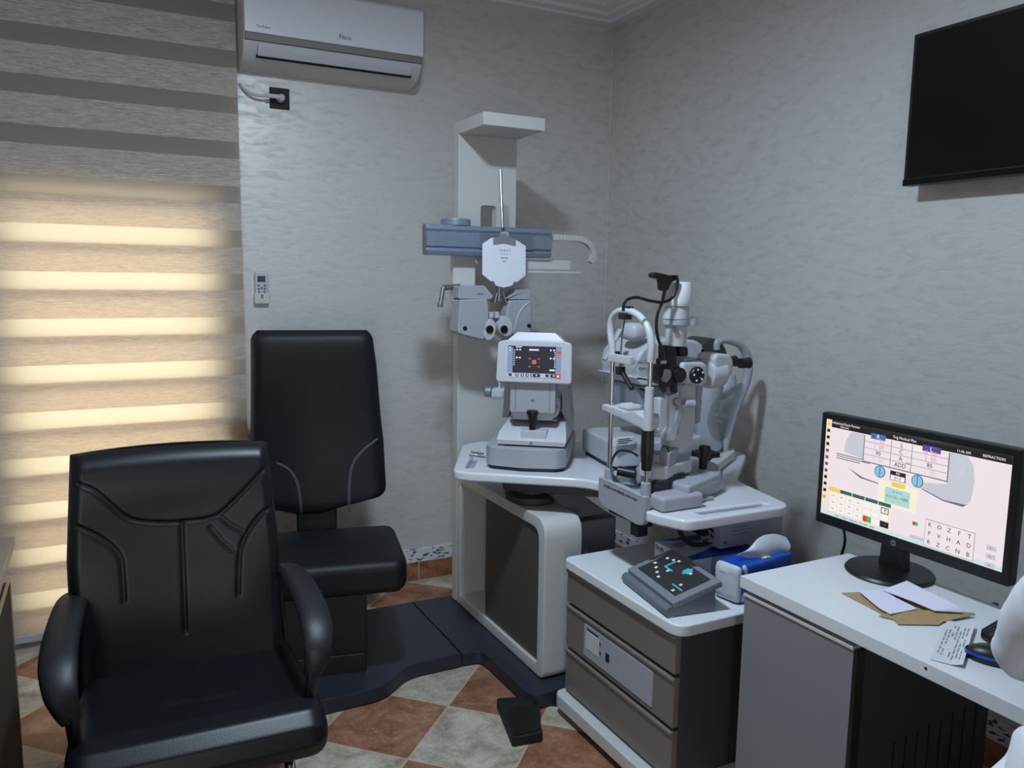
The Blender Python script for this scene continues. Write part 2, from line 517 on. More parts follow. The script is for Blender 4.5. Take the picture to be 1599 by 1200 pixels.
# cornice
prof = [(0, 2.785), (0.055, 2.785), (0.062, 2.795), (0.10, 2.80), (0.11, 2.815), (0.15, 2.825), (0.16, 2.84), (0, 2.84)]
b = B()
n = len(prof)
corners = [(XL, YF, 1, 1), (XW, YF, -1, 1), (XW, YW, -1, -1), (XL, YW, 1, -1)]
b.rings([[(x+sx*p, y+sy*p, z) for p, z in prof] for x, y, sx, sy in corners], cap=False, loop=True)
put('trim_1', b, 'ceil', kind='structure', sharp=20)
put('baseboard_back', B().box((OX1+.02, YW-.012, 0), (XW, YW, .092), .002), 'skirt', kind='structure')
put('trim_2', B().box((OX1+.02, YW-.010, .092), (XW, YW, .158), .001), 'mosaic', kind='structure')
put('trim_5', B().box((XW-.010, YF, .092), (XW, YW-.012, .158), .001), 'mosaic', kind='structure')
put('baseboard_right', B().box((XW-.012, YF, 0), (XW, YW-.012, .092), .002), 'skirt', kind='structure')
# balcony window behind the blind
b = B()
yw = YW+.06
for a, c in (((OX0, OZ0), (OX0+.05, OZ1)), ((OX1-.05, OZ0), (OX1, OZ1)), ((OX0, OZ0), (OX1, OZ0+.05)), ((OX0, OZ1-.05), (OX1, OZ1))):
    b.box((a[0], yw, a[1]), (c[0], yw+.05, c[1]), .004)
wf = put('window_1', b, 'white', kind='structure')
put('window_pane', B().box((OX0+.05, yw+.02, OZ0+.05), (OX1-.05, yw+.028, OZ1-.05)), 'glass', wf)
# corner bead
put('trim_3', B().cyl((XW-.002, YW-.002, .158), (XW-.002, YW-.002, 2.785), .006, seg=8), 'wall', kind='structure')

# ================================================================== ZEBRA BLIND
t = thing('roller_blind', 'beige zebra roller blind with striped sheer bands glowing over the window', 'blind', (0.0, 3.56, .03))
BX0, BX1 = -1.30, 0.548
put('front_fabric', B().grid(lambda u, v: (BX0+(BX1-BX0)*u, 3.552, .055+(2.70-.055)*v), 40, 60, (0, .0008, 0)), 'blind', t)
put('rear_fabric', B().grid(lambda u, v: (BX0+(BX1-BX0)*u, 3.576, .055+(2.70-.055)*v), 40, 60, (0, .0008, 0)), 'blind2', t)
put('bottom_rail', B().box((BX0, 3.548, .030), (BX1, 3.582, .062), .006), 'white', t)
put('head_rail', B().box((BX0, 3.52, 2.69), (BX1, 3.60, 2.77), .008), 'white', t)

# ================================================================== AIR CONDITIONER
t = thing('air_conditioner', 'white wall mounted air conditioner above the brown socket', 'air conditioner', (0.93, 3.6, 2.33))
AX0, AX1 = 0.556, 1.305
body = [(3.604, 2.335), (3.56, 2.335), (3.50, 2.345), (3.455, 2.365), (3.425, 2.40), (3.415, 2.43), (3.415, 2.62), (3.44, 2.64), (3.604, 2.64)]
put('body', B().prism(body, AX0, AX1, .008, 'yz'), 'offwhite', t, sharp=50)
pan = [(3.414, 2.446), (3.402, 2.444), (3.398, 2.45), (3.398, 2.625), (3.41, 2.638), (3.44, 2.642), (3.44, 2.63), (3.414, 2.61)]
put('front_panel', B().prism(pan, AX0+.002, AX1-.002, .003, 'yz'), 'gloss', t)
put('shadow_gap', B().prism([(3.42, 2.416), (3.409, 2.418), (3.407, 2.443), (3.42, 2.443)], AX0+.004, AX1-.004, .002, 'yz'), 'olive', t)
lv = [(3.416, 2.412), (3.419, 2.400), (3.426, 2.385), (3.440, 2.366), (3.446, 2.372), (3.434, 2.388), (3.426, 2.412)]
put('louver', B().prism([(y-.006, z-.001) for y, z in lv], AX0+.055, AX1-.05, .001, 'yz'), 'white', t)
put('louver_slot', B().prism([(3.432, 2.364), (3.44, 2.357), (3.448, 2.36), (3.44, 2.372)], AX0+.05, AX1-.045, 0, 'yz'), 'matt', t)
b = B(); b.text('FItco', .026, Matrix(((1, 0, 0, .958), (0, 0, -1, 3.3975), (0, 1, 0, 2.474), (0, 0, 0, 1))))
put('lettering', b, 'ink', t)
b = B(); b.text('Tita Robot', .013, Matrix(((1, 0, 0, .63), (0, 0, -1, 3.3975), (0, 1, 0, 2.468), (0, 0, 0, 1))))
put('lettering', b, 'ink', t)

def front_y(x, y, z):     # lettering standing on a face that looks towards -y
    return Matrix(((1, 0, 0, x), (0, 0, -1, y), (0, 1, 0, z), (0, 0, 0, 1)))
def front_x(x, y, z):     # lettering on a face that looks towards -x
    return Matrix(((0, 0, -1, x), (-1, 0, 0, y), (0, 1, 0, z), (0, 0, 0, 1)))
def flat_z(x, y, z, deg):
    return Matrix.Translation((x, y, z)) @ Matrix.Rotation(math.radians(deg), 4, 'Z')

# ================================================================== SOCKET, PLUG, REMOTE
t = thing('wall_socket', 'dark brown square wall socket below the air conditioner', 'socket', (0.727, 3.605, 2.2))
put('cover_plate', B().box((.685, 3.595, 2.200), (.768, 3.605, 2.286), .003), 'brown', t)
put('socket_insert', B().cyl((.727, 3.588, 2.243), (.727, 3.597, 2.243), .024, bev=.002), 'brown', t)
t = bpy.data.objects['air_conditioner']
cord = put('power_cord', B().tube([(.565, 3.60, 2.285), (.58, 3.588, 2.262), (.61, 3.575, 2.243), (.64, 3.565, 2.238), (.67, 3.553, 2.240)], .006, 8, smooth=6), 'white', t)
put('plug', B().cyl((.727, 3.5875, 2.240), (.727, 3.552, 2.240), .018, .014, bev=.004).box((.664, 3.546, 2.231), (.735, 3.560, 2.249), .006), 'white', cord)
t = thing('remote_control', 'small white remote control in its holder between blind and black chair', 'remote', (0.628, 3.6, 1.37))
put('holder', B().box((.597, 3.575, 1.372), (.660, 3.605, 1.42), .005).box((.600, 3.597, 1.372), (.657, 3.605, 1.50), .002), 'offwhite', t)
put('handset', B().box((.602, 3.576, 1.376), (.655, 3.597, 1.512), .008), 'white', t)
put('display', B().box((.610, 3.5745, 1.466), (.644, 3.577, 1.492), .001), 'darkgrey', t)
b = B()
for i, (x, z) in enumerate(((.615, 1.451), (.641, 1.451), (.615, 1.437), (.628, 1.440), (.641, 1.437), (.617, 1.424), (.638, 1.424), (.628, 1.408), (.628, 1.399))):
    b.box((x-.005, 3.5735, z-.004), (x+.005, 3.5765, z+.004), .001)
put('buttons', b, 'slate', t)

# ================================================================== TELEVISION
t = thing('television', 'black flat television mounted high on the right wall', 'television', (2.37, 1.42, 1.81))
put('cabinet', B().box((2.335, 1.05, 1.812), (2.375, 1.778, 2.281), .004), 'black', t)
put('screen', B().box((2.3335, 1.062, 1.836), (2.336, 1.766, 2.269)), 'gblack', t)
put('lower_bezel', B().box((2.332, 1.05, 1.812), (2.337, 1.778, 1.832), .002), 'gblack', t)
put('wall_bracket', B().box((2.37, 1.28, 1.93), (2.418, 1.55, 2.17), .004), 'darkgrey', t)

# ================================================================== BASE PLATE
t = thing('floor_plate', 'low navy black base plate under the reclined chair and white stand', 'base plate', (1.0, 2.8, 0))
pl = rounded([(.20, 2.56), (.835, 2.565), (.965, 2.672), (1.18, 2.672), (1.18, 3.225), (.20, 3.24)], [.03, .05, .05, 0, 0, .02])
put('chair_plate', B().prism(pl, 0.004, .058, .006), 'navy', t)
pl = rounded([(1.184, 2.672), (1.262, 2.668), (1.272, 2.275), (1.80, 2.285), (1.80, 3.20), (1.184, 3.225)], [0, .06, .05, .02, .02, 0], 7)
put('stand_plate', B().prism(pl, 0.004, .058, .006), 'navy', t)

# ================================================================== EXAMINATION CHAIR
TC = yaw(-12, (.735, 3.09, 0))
t = thing('examination_chair', 'black high-backed patient chair with grey stitched backrest on the base plate', 'chair', (.75, 2.95, .058))
def rows(tab, z):
    zs = [r[0] for r in tab]
    return [float(np.interp(z, zs, [r[i] for r in tab])) for i in range(1, len(tab[0]))]
tab = [(.565, -.21, .15), (.585, -.25, .20), (.60, -.252, .262), (.64, -.255, .270), (.84, -.250, .264), (.93, -.245, .255), (1.15, -.238, .238), (1.265, -.235, .222), (1.288, -.21, .20)]
def back_pt(u, v, side):
    z = .565+(1.288-.565)*v
    xl, xr = rows(tab, z)
    x = xl+(xr-xl)*u
    e = min(u, 1-u)*2; ez = min(v, 1-v)*2
    bulge = .042*math.sqrt(max(0, 1-(1-min(1, e*4))**2)*max(0, 1-(1-min(1, ez*6))**2))
    lean = .05*(z-.9)+.018*math.cos((z-.9)*7)
    return (x, lean+(-bulge if side < 0 else bulge*.7), z+.10*max(0, abs(u-.5)-.12)*(1-v)**6)
b = B(TC)
nu, nv = 36, 44
A = [[b._v(back_pt(i/nu, j/nv, -1)) for j in range(nv+1)] for i in range(nu+1)]
C = [[b._v(back_pt(i/nu, j/nv, 1)) for j in range(nv+1)] for i in range(nu+1)]
for i in range(nu):
    for j in range(nv):
        b._f([A[i][j], A[i+1][j], A[i+1][j+1], A[i][j+1]]); b._f([C[i][j], C[i][j+1], C[i+1][j+1], C[i+1][j]])
bmesh.ops.remove_doubles(b.bm, verts=b.bm.verts, dist=.0004)
br = put('backrest', b, 'vinyl', t)
def stitch(pts, name='stitching'):
    b = B()
    for off in (-.0055, .0055):
        L = []
        for px, py in [(q.x, q.y) for q in spline([Vector((p[0], p[1], 0)) for p in pts], 8)]:
            q = TC.inverted() @ atp(px, py, TC @ Vector((0, -.03, .9)), TC.to_3x3() @ Vector((0, 1, 0)))
            xl, xr = rows(tab, q.z); u = (q.x-xl)/(xr-xl)+off; v = (q.z-.565)/(1.288-.565)
            p = back_pt(min(.985, max(.015, u)), v, -1)
            L.append(TC @ Vector((p[0]+0, p[1]-.0005, q.z)))
        b.tube(L, .0013, 5)
    put(name, b, 'stitch', br)
stitch([(590, 686), (566, 704), (550, 726), (545, 755), (544, 798)])
stitch([(432, 722), (452, 733), (464, 752), (469, 780), (471, 808)])
b = B(TC)
b.prism(rounded([(-.30, -.475), (.275, -.475), (.30, -.42), (.30, -.02), (-.30, -.02)], .055), .385, .505, .034, seg=5)
put('seat', b, 'vinyl', t)
put('spine', B(TC).box((-.085, -.03, .49), (.075, .03, .72), .012), 'black', t)
put('pedestal', B(TC).box((-.22, -.36, .12), (.16, -.06, .40), .008).box((-.21, -.37, .057), (.155, -.05, .13), .006), 'black', t)

# ================================================================== REFRACTION STAND
t = thing('instrument_stand', 'tall white column stand with overhanging top shelf beside the patient chair', 'stand', (1.5, 2.75, .058))
holes = [rounded([(1.464, 1.62), (1.537, 1.62), (1.537, 1.802), (1.464, 1.802)], .016)]
put('column', B().prism([(1.358, .062), (1.632, .062), (1.632, 2.10), (1.358, 2.10)], 3.138, 3.19, .006, 'xz', holes), 'offwhite', t)
put('top_shelf', B().box((1.357, 2.895, 2.086), (1.633, 3.19, 2.138), .006), 'offwhite', t)
outer = rounded([(2.352, .060), (3.137, .060), (3.137, .655), (2.352, .655)], [.03, .0, .0, .07], 6)
inner = rounded([(2.40, .105), (3.10, .105), (3.10, .61), (2.40, .61)], [.015, .01, .01, .05], 6)
put('housing_frame', B().prism(outer, 1.357, 1.512, .006, 'yz', [inner]), 'offwhite', t)
put('side_panel', B().prism(rounded([(2.403, .108), (2.86, .108), (2.86, .606), (2.403, .606)], [.03, .005, .005, .045], 5), 1.368, 1.39, .002, 'yz'), 'panel', t)
put('rear_panel', B().box((1.480, 2.385, .10), (1.506, 3.12, .625), .003), 'offwhite', t)
put('pivot', B().lathe([(.095, 0), (.105, .006), (.105, .026), (.09, .034), (.075, .037), (.072, .056)], (1.45, 2.62, .6555), seg=36), 'darkgrey', t)
b = B()
b.prism(rounded([(1.53, 2.44), (1.73, 2.44), (1.73, 2.85), (1.53, 2.85)], .03), .06, .600, .01)
put('swivel_arm', b, 'mgrey', t)
put('arm_cover', B().rings([[(1.53, 2.45, .615), (1.69, 2.45, .615), (1.69, 2.8, .615), (1.53, 2.8, .615)], [(1.47, 2.50, .70), (1.58, 2.50, .70), (1.58, 2.75, .70), (1.47, 2.75, .70)]]), 'mgrey', t)

# ================================================================== INSTRUMENT TABLE
t = thing('instrument_table', 'white two-winged instrument table with handle slots on a dark swivel arm', 'table', (1.5, 2.3, .70))
out = [(1.118, 2.622), (1.145, 2.578), (1.49, 2.318), (1.525, 2.23), (1.545, 2.16), (1.53, 1.93), (1.452, 1.91), (1.462, 1.862), (1.50, 1.772), (1.915, 1.765), (1.985, 2.10), (2.33, 2.40), (2.33, 2.56), (2.12, 2.72), (1.75, 2.92), (1.44, 3.06), (1.34, 3.04)]
rad = [.03, .04, .05, .05, .05, .02, .01, .01, .03, .05, .08, .06, .06, .1, .1, .05, .08]
slotL = rounded([(1.175, 2.64), (1.20, 2.625), (1.325, 2.83), (1.30, 2.845)], .012)
slotR = rounded([(1.585, 1.812), (1.855, 1.800), (1.857, 1.832), (1.587, 1.844)], .014)
put('tabletop', B().prism(rounded(out, rad, 6), .766, .800, .008, holes=[slotL, slotR], seg=3), 'gloss', t)
put('slot_liner', B().prism(rounded([(1.165, 2.64), (1.20, 2.615), (1.335, 2.83), (1.30, 2.855)], .012), .7665, .772), 'lgrey', t)
put('slot_liner', B().prism(rounded([(1.575, 1.80), (1.865, 1.79), (1.867, 1.842), (1.577, 1.854)], .014), .7665, .772), 'lgrey', t)
b = B()
b.prism(rounded([(1.30, 2.60), (1.50, 2.42), (1.70, 2.25), (1.80, 1.97), (1.90, 1.97), (1.88, 2.40), (1.56, 2.76)], .03), .713, .7655, .006)
put('support_arm', b, 'darkgrey', t)

# ================================================================== PHOROPTER ARM, CHART, PHOROPTER
stand = bpy.data.objects['instrument_stand']
sec = [(2.93, 1.585), (2.924, 1.60), (2.930, 1.612), (2.922, 1.618), (2.922, 1.668), (2.930, 1.674), (2.924, 1.684), (2.93, 1.699), (2.955, 1.703), (2.962, 1.69), (2.962, 1.60), (2.955, 1.583)]
t = put('rail_arm', B().prism(sec, 1.137, 1.69, .001, 'yz'), 'alu', stand, 'blue-grey rail arm', sharp=20)
put('end_cap', B().prism(sec, 1.130, 1.137, 0, 'yz'), 'slate', t)
put('cover_strip', B().box((1.36, 2.918, 1.613), (1.60, 2.924, 1.672), .002), 'slate', t)
put('knob', B().cyl((1.28, 2.985, 1.700), (1.28, 2.985, 1.728), .06, bev=.004, seg=32), 'alu', t)
put('carriage', B().box((1.42, 2.96, 1.60), (1.58, 3.137, 1.69), .006), 'slate', t)
b = B()
cp = spline([(1.69, 2.97, 1.672), (1.78, 2.97, 1.672), (1.86, 2.97, 1.668), (1.905, 2.97, 1.645), (1.925, 2.97, 1.605), (1.91, 2.97, 1.57)], 6)
for i in range(len(cp)-1):
    d = (cp[i+1]-cp[i]); n_ = Vector((-d.z, 0, d.x)).normalized()
    a0, a1 = cp[i]+d*.05, cp[i]+d*.9
    b.rings([[a+n_*sg*.011+Vector((0, yy, 0)) for sg, yy in ((-1, -.012), (1, -.012), (1, .012), (-1, .012))] for a in (a0, a1)])
put('cable_chain', b, 'offwhite', t)
put('lower_guide', B().box((1.55, 2.95, 1.535), (1.80, 2.985, 1.575), .003).box((1.55, 2.945, 1.520), (1.85, 2.975, 1.530), .002), 'offwhite', t)
b = B()
b.cyl((1.30, 2.985, 1.462), (1.225, 2.985, 1.456), .011, bev=.003)
b.cyl((1.228, 2.985, 1.458), (1.212, 2.975, 1.392), .009, bev=.003)
b.cyl((1.211, 2.975, 1.396), (1.210, 2.974, 1.380), .012, bev=.003)
put('crank_handle', b, 'steel', t)
put('drop_post', B().box((1.272, 2.985, 1.40), (1.37, 3.02, 1.62), .005), 'offwhite', t)

t = thing('near_chart', 'white octagonal near vision card hanging from a vertical rod', 'chart', (1.455, 2.9, 1.46))
put('rod', B().tube([at(781.5, 265, y=2.945), at(783, 310, y=2.92), at(785, 356, y=2.90)], .0058, 10), 'steel', t)
put('clamp', B().box((1.444, 2.893, 1.662), (1.474, 2.920, 1.682), .003).box((1.450, 2.889, 1.625), (1.468, 2.905, 1.667), .003), 'lgrey', t)
YC = 2.888
cpx = [(753.5, 381), (768, 371.5), (805, 374), (821, 384.5), (821, 430), (807, 441), (803, 440), (800, 446), (787, 449.5), (774, 446), (771, 439), (767, 440), (753.5, 429)]
cpt = [at(x, y, y=YC) for x, y in cpx]
put('card', B().prism([(p.x, p.z) for p in cpt], YC, YC+.004, .0008, 'xz'), 'card', t)
hp = [at(x, y, y=YC-.002) for x, y in [(770.5, 382), (787, 379.5), (805, 384), (805.5, 374.5), (797, 370.5), (789, 366), (783, 366), (776, 371), (770, 373)]]
put('bracket', B().prism([(p.x, p.z) for p in hp], YC-.004, YC, .0008, 'xz'), 'mgrey', t)
p0 = at(788, 391.5, y=YC)
b = B(); b.text('T D B K Z', .0125, front_y(p0.x, YC-.0003, p0.z))
for py, w, h in ((397, .040, .0012), (403, .030, .0035), (408.5, .018, .003)):
    p = at(787.5, py, y=YC); b.box((p.x-w/2, YC-.0006, p.z-h/2), (p.x+w/2, YC-.0001, p.z+h/2))
put('print', b, 'mgrey', t)

t = thing('phoropter', 'pale grey twin-housing phoropter hanging below the chart card', 'phoropter', (1.44, 2.95, 1.24))
YP = 2.92
def pz(px, py, y=YP): p = at(px, py, y=y); return (p.x, p.z)
TOPL = [pz(*q) for q in [(716, 447), (757, 446), (771, 463), (767, 468), (716, 467)]]
put('top_housing', B().prism(rounded(TOPL, .007), YP, YP+.06, .004, 'xz'), 'lgrey', t)
TOPR = [pz(*q) for q in [(789, 468), (795, 462), (806, 452), (828, 452), (828, 468)]]
put('top_housing', B().prism(rounded(TOPR, .007), YP, YP+.06, .004, 'xz'), 'lgrey', t)
HL = rounded([pz(*q) for q in [(716.5, 468), (760, 467), (762, 500), (757, 532), (736, 527), (713, 521)]], [.010, .010, .03, .014, .03, .014])
put('lens_housing', B().prism(HL, YP-.012, YP+.075, .006, 'xz', seg=3), 'lgrey', t)
HR = rounded([pz(*q) for q in [(794, 469), (828, 469), (829, 514), (820, 528), (795, 522), (788, 488)]], [.012, .010, .014, .02, .02, .02])
put('lens_housing', B().prism(HR, YP-.012, YP+.075, .006, 'xz', seg=3), 'lgrey', t)
e1 = rounded([pz(*q) for q in [(762, 497), (768, 499), (772, 512), (768, 528), (758, 533), (752, 525), (757, 505)]], .012)
put('aperture_plate', B().prism(e1, YP-.022, YP+.03, .006, 'xz'), 'white', t)
e2 = rounded([pz(*q) for q in [(781, 494), (790, 493), (797, 505), (797, 522), (786, 527), (777, 520), (774, 508)]], .014)
put('aperture_plate', B().prism(e2, YP-.022, YP+.03, .006, 'xz'), 'white', t)
for px, py in ((764.5, 514.5), (787, 514.5)):
    p = at(px, py, y=YP-.024); o_ = Vector((p.x, YP-.020, p.z))
    ap = put('aperture', B().lathe([(.0158, 0), (.0158, .008), (.0125, .009), (.0115, .003)], o_, (0, -1, 0), 24), 'black', t)
    put('lens', B().cyl(o_, o_+Vector((0, -.004, 0)), .0118), 'lens', ap)
for px, py in ((726, 513), (826, 509)):
    p = at(px, py, y=YP-.012)
    put('dial_knob', B().lathe([(.009, 0), (.009, .003), (.006, .0035)], (p.x, YP-.011, p.z), (0, -1, 0), 18), 'black', t)
b = B()
p = at(781, 462, y=YP); q = at(781, 470, y=YP); b.cyl((p.x, YP+.01, p.z+.035), (q.x, YP+.01, q.z), .010).box((p.x-.03, YP+.005, p.z-.028), (p.x+.03, YP+.03, p.z-.008), .004)
for dx in (-.012, .012): b.cyl((p.x+dx, YP, p.z+.015), (p.x+dx*2.2, YP-.004, p.z-.03), .004)
put('hanger', b, 'steel', t)
b = B()
for px in (766, 775):
    p = at(px, 492, y=YP); b.box((p.x-.008, YP-.01, p.z-.013), (p.x+.008, YP+.02, p.z+.013), .003)
put('nose_rest', b, 'white', t)
b = B(); p = at(749, 459.5, y=YP); b.text('• VISION', .009, front_y(p.x, YP-.0005, p.z))
put('lettering', b, 'ink', t)
arc = spline([Vector((*pz(823, 472), 0)), Vector((*pz(808, 490), 0)), Vector((*pz(801, 517), 0))], 6)
put('trim_line', B().tube([(p.x, YP-.0125, p.y) for p in arc], .003, 6), 'white', t)

# ================================================================== AUTOREFRACTOR
ang = math.radians(37)
RT, DP = Vector((math.cos(ang), -math.sin(ang), 0)), Vector((math.sin(ang), math.cos(ang), 0))
O = Vector((1.365, 2.50, .80))
TR = xf(RT, DP, (0, 0, 1), O)
TRI = TR.inverted()
def L(px, py, dep):
    return TRI @ atp(px, py, O+DP*dep, DP)
t = thing('autorefractor', 'white autorefractor with tilting colour screen and black joystick on the left table wing', 'instrument', O)
b = B(TR)
for tag_, z0, z1, e, mname in (('base_gasket', .0005, .014, .008, 'black'), ('base', .013, .085, 0, 'lgrey')):
    bb = B(TR)
    o2 = [(-.165+e, .03), (-.14+e, .0+e), (-.02, -.022+e), (.11-e, -.006+e), (.135-e, .03), (.135-e, .40), (-.165+e, .40)]
    bb.prism(rounded(o2, .015), z0, z1, .005)
    put(tag_, bb, mname, t)
b = B(TR)
b.rings([[(-.118, .02, .092), (.128, .02, .092), (.128, .34, .092), (-.118, .34, .092)],
         [(-.122, .018, .108), (.134, .018, .108), (.134, .345, .108), (-.122, .345, .108)],
         [(-.118, .05, .135), (.130, .05, .135), (.130, .345, .150), (-.118, .345, .150)],
         [(-.100, .13, .165), (.118, .13, .165), (.118, .34, .170), (-.100, .34, .170)]])
put('carriage', b, 'white', t)
put('carriage_shadow_gap', B(TR).box((-.095, .035, .084), (.105, .33, .094)), 'matt', t)
b = B(TR); b.prism(rounded([(-.035, .028), (.06, .028), (.075, .13), (-.05, .13)], .004), .11, .146, .004)
put('joystick_plinth', b, 'white', t)
b = B(TR)
b.lathe([(.0115, 0), (.0125, .02), (.018, .055), (.0225, .064), (.021, .074), (.012, .077)], (.006, .045, .144), (0, 0, 1), 20)
put('joystick', b, 'black', t)
b = B(TR)
b.prism(rounded([(-.075, .18), (.085, .18), (.098, .206), (.098, .255), (.060, .262), (-.05, .262), (-.085, .255), (-.085, .205)], .008), .10, .33, .005, 'xz')
put('measuring_head', b, 'white', t)
b = B(TR)
b.rings([[(x, y, z) for x, y in ((-.09, .10), (.09, .10), (.09, .3), (-.09, .3))] for z in (.172, .176)], True)
b.rings([[(-.070, .078, .178), (.073, .078, .178), (.088, .060, .216), (-.083, .060, .216)], [(-.08, .12, .185), (.085, .12, .185), (.10, .12, .24), (-.09, .12, .24)], [(-.08, .28, .17), (.085, .28, .17), (.10, .28, .245), (-.09, .28, .245)]])
put('lower_shroud', b, 'white', t)
b = B(TR)
for sx in (-1, 1):
    b.rings([[(sx*.11+.004, .17, .165), (sx*.135+.004, .17, .165), (sx*.135+.004, .30, .165), (sx*.11+.004, .30, .165)],
             [(sx*.10+.004, .15, .20), (sx*.128+.004, .15, .20), (sx*.128+.004, .30, .20), (sx*.10+.004, .30, .20)],
             [(sx*.098+.004, .12, .345), (sx*.115+.004, .12, .345), (sx*.115+.004, .29, .345), (sx*.098+.004, .29, .345)]])
put('side_cheeks', b, 'lgrey', t)
b = B(TR)
b.box((-.075, .095, .31), (.08, .11, .325), .002); b.box((-.05, .088, .325), (.055, .14, .335))
put('hinge_strip', b, 'matt', t)
for x in (-.058, .068):
    put('panel_seam', B(TR).box((x-.0015, .0408, .216), (x+.0015, .044, .318)), 'mgrey', t)
b = B(TR); b.text('AI', .016, Matrix(((1, 0, 0, .006), (0, 0, -1, .0412), (0, 1, 0, .255), (0, 0, 0, 1)))); put('lettering', b, 'ink', t)
b = B(TR); b.text('AI', .014, Matrix(((1, 0, 0, .006), (0, 0, -1, .0172), (0, 1, 0, .1), (0, 0, 0, 1)))); put('lettering', b, 'ink', t)
b = B(TR)
b.prism(rounded([(-.080, .208), (.09, .208), (.09, .322), (-.080, .322)], .012), .042, .125, .006, 'xz')
put('head_front', b, 'lgrey', t)
put('chin_rest', B(TR).box((-.185, .22, .232), (-.09, .27, .268), .006).box((-.158, .23, .265), (-.15, .26, .31), .003), 'white', t)
put('chin_knob', B(TR).cyl((-.213, .245, .252), (-.187, .245, .252), .021, bev=.003), 'alu', t)
# monitor, leaning back a little
tilt = math.radians(8)
TM = TR @ Matrix.Translation((.010, .018, .322)) @ Matrix.Rotation(-tilt, 4, 'X')
b = B(TM)
b.prism(rounded([(-.139, .0), (.139, .0), (.136, .148), (.10, .156), (-.10, .156), (-.136, .148)], [.014]*6), 0, .028, .006, 'xz', seg=3)
mo = put('screen_housing', b, 'white', t)
b = B(TM); b.prism([(-.11, .012), (.11, .012), (.09, .15), (-.09, .15)], .028, .07, .01, 'xz')
b.rings([[(-.11, .02, .150), (.11, .02, .150), (.12, .12, .145), (-.12, .12, .145)], [(-.07, .03, .186), (.07, .03, .186), (.08, .12, .184), (-.08, .12, .184)]])
put('hood', b, 'white', t)
SCW, SCH = .196, .114
def gl(name, c, s=1.0):
    if name not in M: M[name] = glow(name, c, s)
    return name
gl('scr_dark', (44, 44, 54)); gl('scr_bar', (128, 146, 182)); gl('scr_white', (226, 232, 240)); gl('scr_orange', (226, 120, 80)); gl('scr_red', (206, 84, 84)); gl('scr_navy', (34, 44, 78)); gl('scr_lbar', (176, 190, 214))
b = B(TM)
def sr(x0, z0, x1, z1, mi, lift):
    b.mi = mi; X = lambda u: .0005-SCW/2+SCW*u; Z = lambda v: .020+SCH*v
    b.box((X(x0), -.001-lift, Z(z0)), (X(x1), .001, Z(z1)))
sr(0, 0, 1, 1, 0, 0)
sr(0, 0, .10, 1, 1, .0003); sr(.90, 0, 1, 1, 1, .0003); sr(.0, 0, 1, .14, 2, .0004)
for x in (.03, .16, .26, .35, .44, .72): sr(x, .03, x+.06, .12, 5, .0006)
for x in (.50, .81): sr(x, .02, x+.12, .125, 5, .0006)
for x in (.18, .28, .37, .46, .54, .86): sr(x, .06, x+.025, .10, 3, .0008)
sr(.90, 0, 1, .15, 4, .0006); sr(.91, .76, .99, .86, 4, .0006); sr(.93, .04, .97, .10, 3, .0008)
sr(.40, .86, .58, .91, 3, .0005); sr(.0, .95, .9, 1, 5, .0005); sr(.15, .955, .26, .985, 3, .0007)
for z in (.86, .60): 
    for x in (.16, .215, .79, .85): sr(x, z, x+.03, z+.05, 3, .0005)
for k in range(8): sr(.115, .38+.066*k, .135, .41+.066*k, 3, .0005); sr(.875, .34+.066*k, .893, .37+.066*k, 3, .0005)
sr(.79, .23, .89, .28, 3, .0005); sr(.02, .93, .06, .97, 3, .0005); sr(.03, .83, .06, .87, 3, .0005)
for x, z in ((.40, .58), (.57, .58), (.40, .33), (.57, .33)): sr(x, z, x+.035, z+.045, 4, .0005)
sr(.465, .44, .54, .56, 6, .0005); sr(.49, .48, .515, .52, 0, .0007)
put('screen', b, ['scr_dark', 'scr_bar', 'scr_lbar', 'scr_white', 'scr_red', 'scr_navy', 'scr_orange'], mo)

# small tool lying in the slot of the table
t = put('tweezers', B().tube([at(735, 706, z=.806), at(745, 707, z=.805), at(755, 709, z=.805)], .003, 6).tube([at(733, 711, z=.805), at(745, 713, z=.805), at(758, 714, z=.805)], .003, 6), 'steel', label='small steel tool lying beside the autorefractor base', cat='tool')

# ================================================================== REAR INSTRUMENT (behind the slit lamp)
t = thing('tonometer', 'bulky white instrument half hidden behind the slit lamp, near the right wall', 'instrument', (1.95, 2.45, .80))
YR = 2.42
def pr_(px, py, y=YR): p = at(px, py, y=y); return (p.x, p.z)
b = B(); b.prism(rounded([(1.645, 2.36), (1.90, 2.32), (2.10, 2.36), (2.10, 2.60), (1.70, 2.68)], .03), .814, .905, .014)
put('base', b, 'white', t)
put('base_gasket', B().prism(rounded([(1.655, 2.37), (1.90, 2.33), (2.09, 2.37), (2.09, 2.59), (1.71, 2.67)], .03), .8005, .816), 'black', t)
q = at(975, 689, y=2.345)
b = B(); b.box((q.x-.045, 2.338, q.z-.014), (q.x+.045, 2.351, q.z+.014), .001)
ls = put('label_sticker', b, 'card', t)
b = B()
for k, (w, h) in enumerate(((.05, .003), (.062, .003), (.045, .003))): b.box((q.x-.033, 2.3372, q.z+.007-.007*k), (q.x-.033+w, 2.3385, q.z+.007-.007*k+h))
put('print', b, 'ink', ls)
bod = [pr_(*v) for v in [(978, 572), (983, 550), (1000, 534), (1030, 526), (1075, 530), (1090, 545), (1090, 600), (985, 600)]]
put('body', B().prism(rounded(bod, [.03, .04, .04, .05, .03, .03, .02, .02]), 2.36, 2.60, .014, 'xz', seg=4), 'white', t)
low = [pr_(*v) for v in [(975, 586), (1090, 592), (1090, 604), (984, 598)]]
put('body_lip', B().prism(rounded(low, .009), 2.352, 2.60, .006, 'xz'), 'gloss', t)
